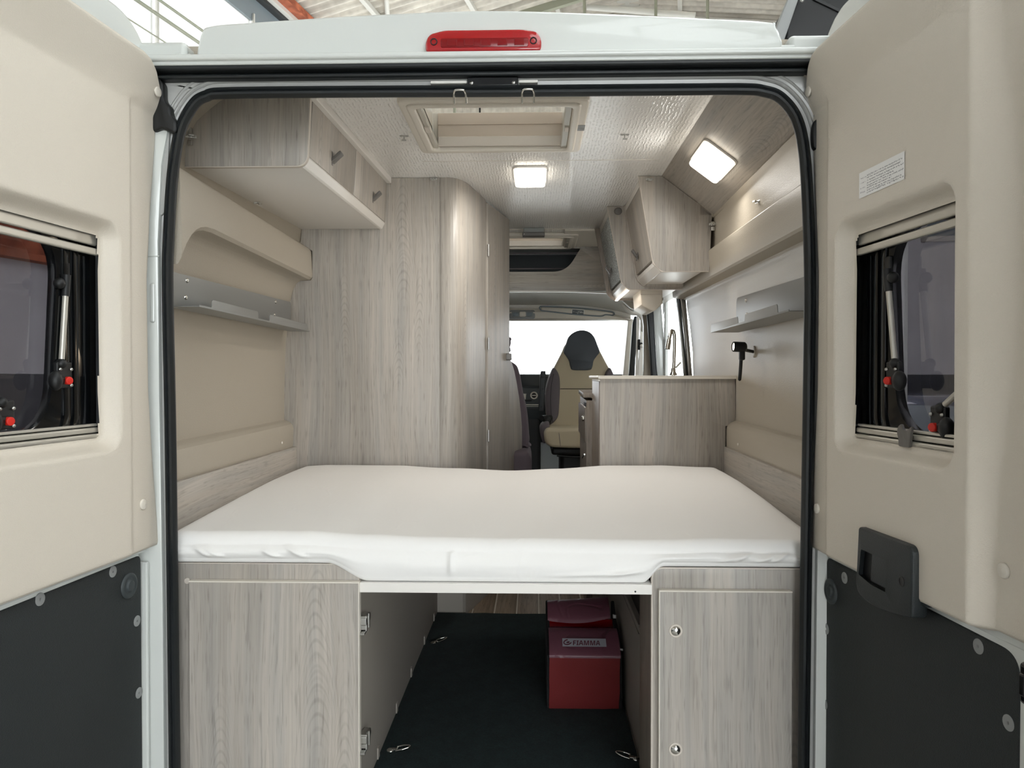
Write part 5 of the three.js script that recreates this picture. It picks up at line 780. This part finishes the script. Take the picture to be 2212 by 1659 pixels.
// ---------------------------------------------------------------- the hall round the van, turned a little against the van
const HT = THREE.MathUtils.degToRad(-11);
function hall(name, geos, mat, label) { const m = struct(name, geos, mat, label); m.rotation.y = HT; return m; }
const hp = (name, geos, mat, parent, label) => local(name, geos, mat, parent, label);
const ZF = -9.3, ZR = 7.0, XL = -4.15, XR = 9.0, XM = -0.3, roofY = (x) => (x < XM ? 6 + 0.2 * (x - XL) : 6.77 - 0.15 * (x - XM));
hall('hall_floor', span(XL - 0.3, XR + 0.3, -0.2, 0.0, ZF - 0.3, ZR + 0.3), M.concrete, 'grey concrete hall floor');
{
  const o = new THREE.Mesh(span(-60, 60, -0.26, -0.21, -70, 60), M.apron); o.name = 'ground_outside'; o.userData.kind = 'structure'; scene.add(o); o.receiveShadow = true;
  const w = hall('hall_wall_left', [span(XL - 0.2, XL, 1.66, 2.5, ZF, ZR)], M.plaster, 'white painted lower wall of the hall');
  hp('dado', span(XL - 0.2, XL + 0.004, 0, 1.66, ZF, ZR), M.dado, w, 'dark grey painted lower part');
  hp('beam', [span(XL - 0.15, XL + 0.10, 2.47, 2.52, ZF, ZR), span(XL - 0.05, XL + 0.02, 2.50, 2.85, ZF, ZR), span(XL - 0.15, XL + 0.10, 2.83, 2.88, ZF, ZR)], M.rust, w, 'rusty steel beam');
  for (let z = ZF, i = 0; z < ZR - 0.5; z += 1.63, i++) { hp('glazing_panel', span(XL - 0.13, XL - 0.12, 2.88, 5.62, z + 0.03, z + 1.6, 0.002), M.glazing, w); hp('mullion', span(XL - 0.16, XL - 0.08, 2.88, 5.7, z - 0.012, z + 0.012), M.whiteSteel, w); }
  hp('conduit', [rod([XL + 0.02, 4.88, ZF], [XL + 0.02, 4.88, ZR], 0.016), rod([XL + 0.02, 5.02, ZF], [XL + 0.02, 5.02, ZR], 0.013), rod([XL - 0.02, 4.70, ZF], [XL - 0.02, 4.70, ZR], 0.006)], M.greenSteel, w, 'thin pipes along the glazing');
  hp('strip_panel', span(XL - 0.14, XL - 0.1, 5.62, 5.90, ZF, ZR), M.slate, w, 'grey-blue metal strip'); hp('strip_edge', span(XL - 0.12, XL - 0.02, 5.88, 5.92, ZF, ZR), M.blackPlastic, w);
  hp('eave_beam', [span(XL - 0.10, XL + 0.04, 5.92, 6.0, ZF, ZR)], M.whiteSteel, w); hp('eave_angle', [span(XL + 0.03, XL + 0.16, 5.97, 6.05, ZF, ZR)], M.rust, w, 'rusty angle at the eaves');
  const wr = hall('hall_wall_right', span(XR, XR + 0.2, 1.66, 5.6, ZF, ZR), M.plaster); hp('dado', span(XR - 0.004, XR + 0.2, 0, 1.66, ZF, ZR), M.dado, wr);
  const gx0 = -3.9, gx1 = 3.05, gy = 5.0, t = 0.2;
  const wf = hall('hall_wall_front', [span(XL, gx0, 1.66, gy, ZF - t, ZF), span(gx1, XR, 1.66, gy, ZF - t, ZF)], M.plaster, 'white front wall of the hall beside the open gate');
  hp('dado', [span(XL, gx0, 0, 1.66, ZF - t, ZF + 0.004), span(gx1, XR, 0, 1.66, ZF - t, ZF + 0.004)], M.dado, wf);
  hp('gate_lintel', span(gx0 - 0.2, gx1 + 0.2, gy - 0.12, gy + 0.1, ZF - t, ZF + 0.05), M.greenSteel, wf);
  for (let x = XL; x < XR - 0.1; x += 1.15) { const x1 = Math.min(XR, x + 1.19), n = 48; hp('sheet', gridMesh(n, 1, (a, b) => { const q = lerp(x, x1, a); return [q, b ? roofY(q) + 0.11 : gy - 0.02, ZF - 0.08 + 0.022 * Math.cos(q / 0.152 * 6.2832) + 0.004 * (Math.round((x - XL) / 1.15) % 2)]; }), M.sheetRoof, wf); }
  hp('window_trim', [span(3.50, 4.7, 3.40, 3.47, ZF - 0.02, ZF + 0.03), span(3.50, 3.57, 3.4, 4.4, ZF - 0.02, ZF + 0.03)], M.whiteSteel, wf); hp('window_pane', span(3.55, 4.7, 3.45, 4.4, ZF - 0.01, ZF + 0.01), M.slate, wf, 'grey window in the front wall');
  hp('verge_beam', [ex([[XM, 6.74], [XR, roofY(XR) - 0.06], [XR, roofY(XR) - 0.14], [XM, 6.66]], 0.05, ZF + 0.05), ex([[XM, 6.58], [XR, roofY(XR) - 0.22], [XR, roofY(XR) - 0.26], [XM, 6.54]], 0.05, ZF + 0.06), ex([[XL, 5.94], [XM, 6.74], [XM, 6.66], [XL, 5.86]], 0.05, ZF + 0.05)], M.whiteSteel, wf, 'white beam along the verge');
  const wb = hall('hall_wall_rear', [span(XL, 1.2, 0, 6, ZR, ZR + t), span(7.2, XR, 0, 5.4, ZR, ZR + t), ex([[1.2, 3.4], [7.2, 3.4], [7.2, 5.55], [1.2, 6.5]], t, ZR), ex([[XL, 5.9], [1.2, 5.9], [1.2, 6.51], [XM, 6.75]], t, ZR)], M.plaster);
}
{
  const r = hall('hall_roof', [span(XM - 0.15, XM + 0.15, 6.80, 6.83, ZF, ZR)], M.whiteSteel, 'corrugated hall roof with translucent sheets');
  const sheet = (x0, x1, z, mat, dz) => hp('roof_sheet', gridMesh(2, 42, (a, b) => { const x = lerp(x0, x1, a), zz = lerp(z, z + 1.09, b); return [x, roofY(x) + 0.06 + dz + 0.024 * Math.cos(zz / 0.152 * 6.2832), zz]; }), mat, r);
  for (let z = ZF - 0.12, i = 0; z < ZR; z += 1.05, i++) { const d = 0.004 * (i % 2); sheet(XL - 0.1, -2.7, z, M.sheetRoof, d); sheet(-2.8, XM + 0.02, z, M.sheetRoof, d + 0.006); sheet(XM - 0.02, 2.6, z, i >= 6 && i <= 8 ? M.milkyHall : M.sheetRoof, d); sheet(2.5, 6.0, z, z < -6.3 ? M.sheetRoof : M.milkyHall, d); sheet(5.9, XR + 0.1, z, M.sheetRoof, d + 0.006); }
  for (const z of [-5.2, -1.6, 2.0, 5.6]) hp('rafter', [ex([[XL, 5.98], [XM, 6.75], [XR, 5.31], [XR, 5.17], [XM, 6.62], [XL, 5.82]], 0.09, z)], M.greenSteel, r, 'greenish steel rafter');
  for (const x of [-3.3, -2.2, -1.2, 0.4, 1.8, 3.4, 5.0, 7.0]) hp('purlin', span(x - 0.03, x + 0.03, roofY(x) - 0.04, roofY(x) + 0.02, ZF, ZR), M.whiteSteel, r);
  hp('rafter', ex([[XL, 5.97], [XM, 6.74], [XM, 6.64], [XL, 5.87]], 0.07, -8.3), M.greenSteel, r, 'greenish steel beam');
  for (const [x, z] of [[-2.55, -8.2], [-2.2, -8.2], [0.1, -8.4], [0.75, -8.4], [-0.8, -8.2]]) hp('hanger', rod([x, 4.6, z], [x, roofY(x), z], x === -2.2 ? 0.012 : 0.02), x === -2.2 ? M.blackPlastic : M.greenSteel, r, 'thin hanging rod');
  hp('brace', [rod([-3.6, 6.05, -8.55], [-2.4, 6.4, -5.2], 0.03), rod([-0.8, 6.55, -8.5], [0.6, 6.3, -8.5], 0.04)], M.whiteSteel, r);
}
// ---------------------------------------------------------------- parked car, seen through the right door's window
{
  const c = thing('parked_car', 'dark blue parked car seen through the window of the right rear door', 'car', [4.6, 0, -6.4]);
  const side = smoothShape([[-2.0, 0.30], [-2.02, 0.62], [-1.9, 0.80], [-1.1, 0.92], [-0.45, 1.36], [0.0, 1.44], [0.7, 1.42], [1.35, 1.20], [1.75, 0.98], [2.0, 0.90], [2.05, 0.5], [1.95, 0.28], [0, 0.24]], 90);
  const body = ex(side, 1.68, -0.84, { bevel: 0.10, bs: 5, bsize: 0.04, crease: 1.0 }); local('body', body, M.carPaint, c);
  const glass = ex(roundPoly([[-1.02, 0.95], [-0.42, 1.345], [0.0, 1.405], [0.66, 1.385], [1.20, 1.18], [1.22, 0.96]], 0.05), 1.60, -0.80, { bevel: 0.03 }); glass.scale(1, 1, 1.055); local('window_glass', glass, M.gloss, c);
  local('windscreen', ex([[-1.13, 0.945], [-0.52, 1.345], [-0.50, 1.33], [-1.09, 0.935]], 1.30, -0.65), M.slate, c, 'pale reflecting windscreen');
  local('wiper', rod([-1.10, 0.965, -0.5], [-0.80, 1.165, 0.1], 0.008), M.blackPlastic, c);
  for (const x of [-1.3, 1.3]) for (const z of [-0.76, 0.76]) { local('wheel', disc([x, 0.31, z - 0.1 * Math.sign(z)], [0, 0, Math.sign(z)], [[0, 0], [0.31, 0], [0.31, 0.18], [0.22, 0.20], [0.20, 0.17], [0.0, 0.19]], 28), M.tyre, c); }
  for (const z of [-0.62, 0.62]) local('headlight', ball(0.13, -1.93, 0.68, z, 0.5, 0.6, 1), M.whitePlastic, c);
  local('number_plate', span(-2.035, -2.02, 0.42, 0.53, -0.26, 0.26), M.whitePlastic, c);
  c.rotation.y = 0.9;
}
scene.traverse((o) => { if (o.isMesh) o.castShadow = o.receiveShadow = true; if (o.isLight && !o.isRectAreaLight) o.castShadow = true; });
renderer.render(scene, camera);
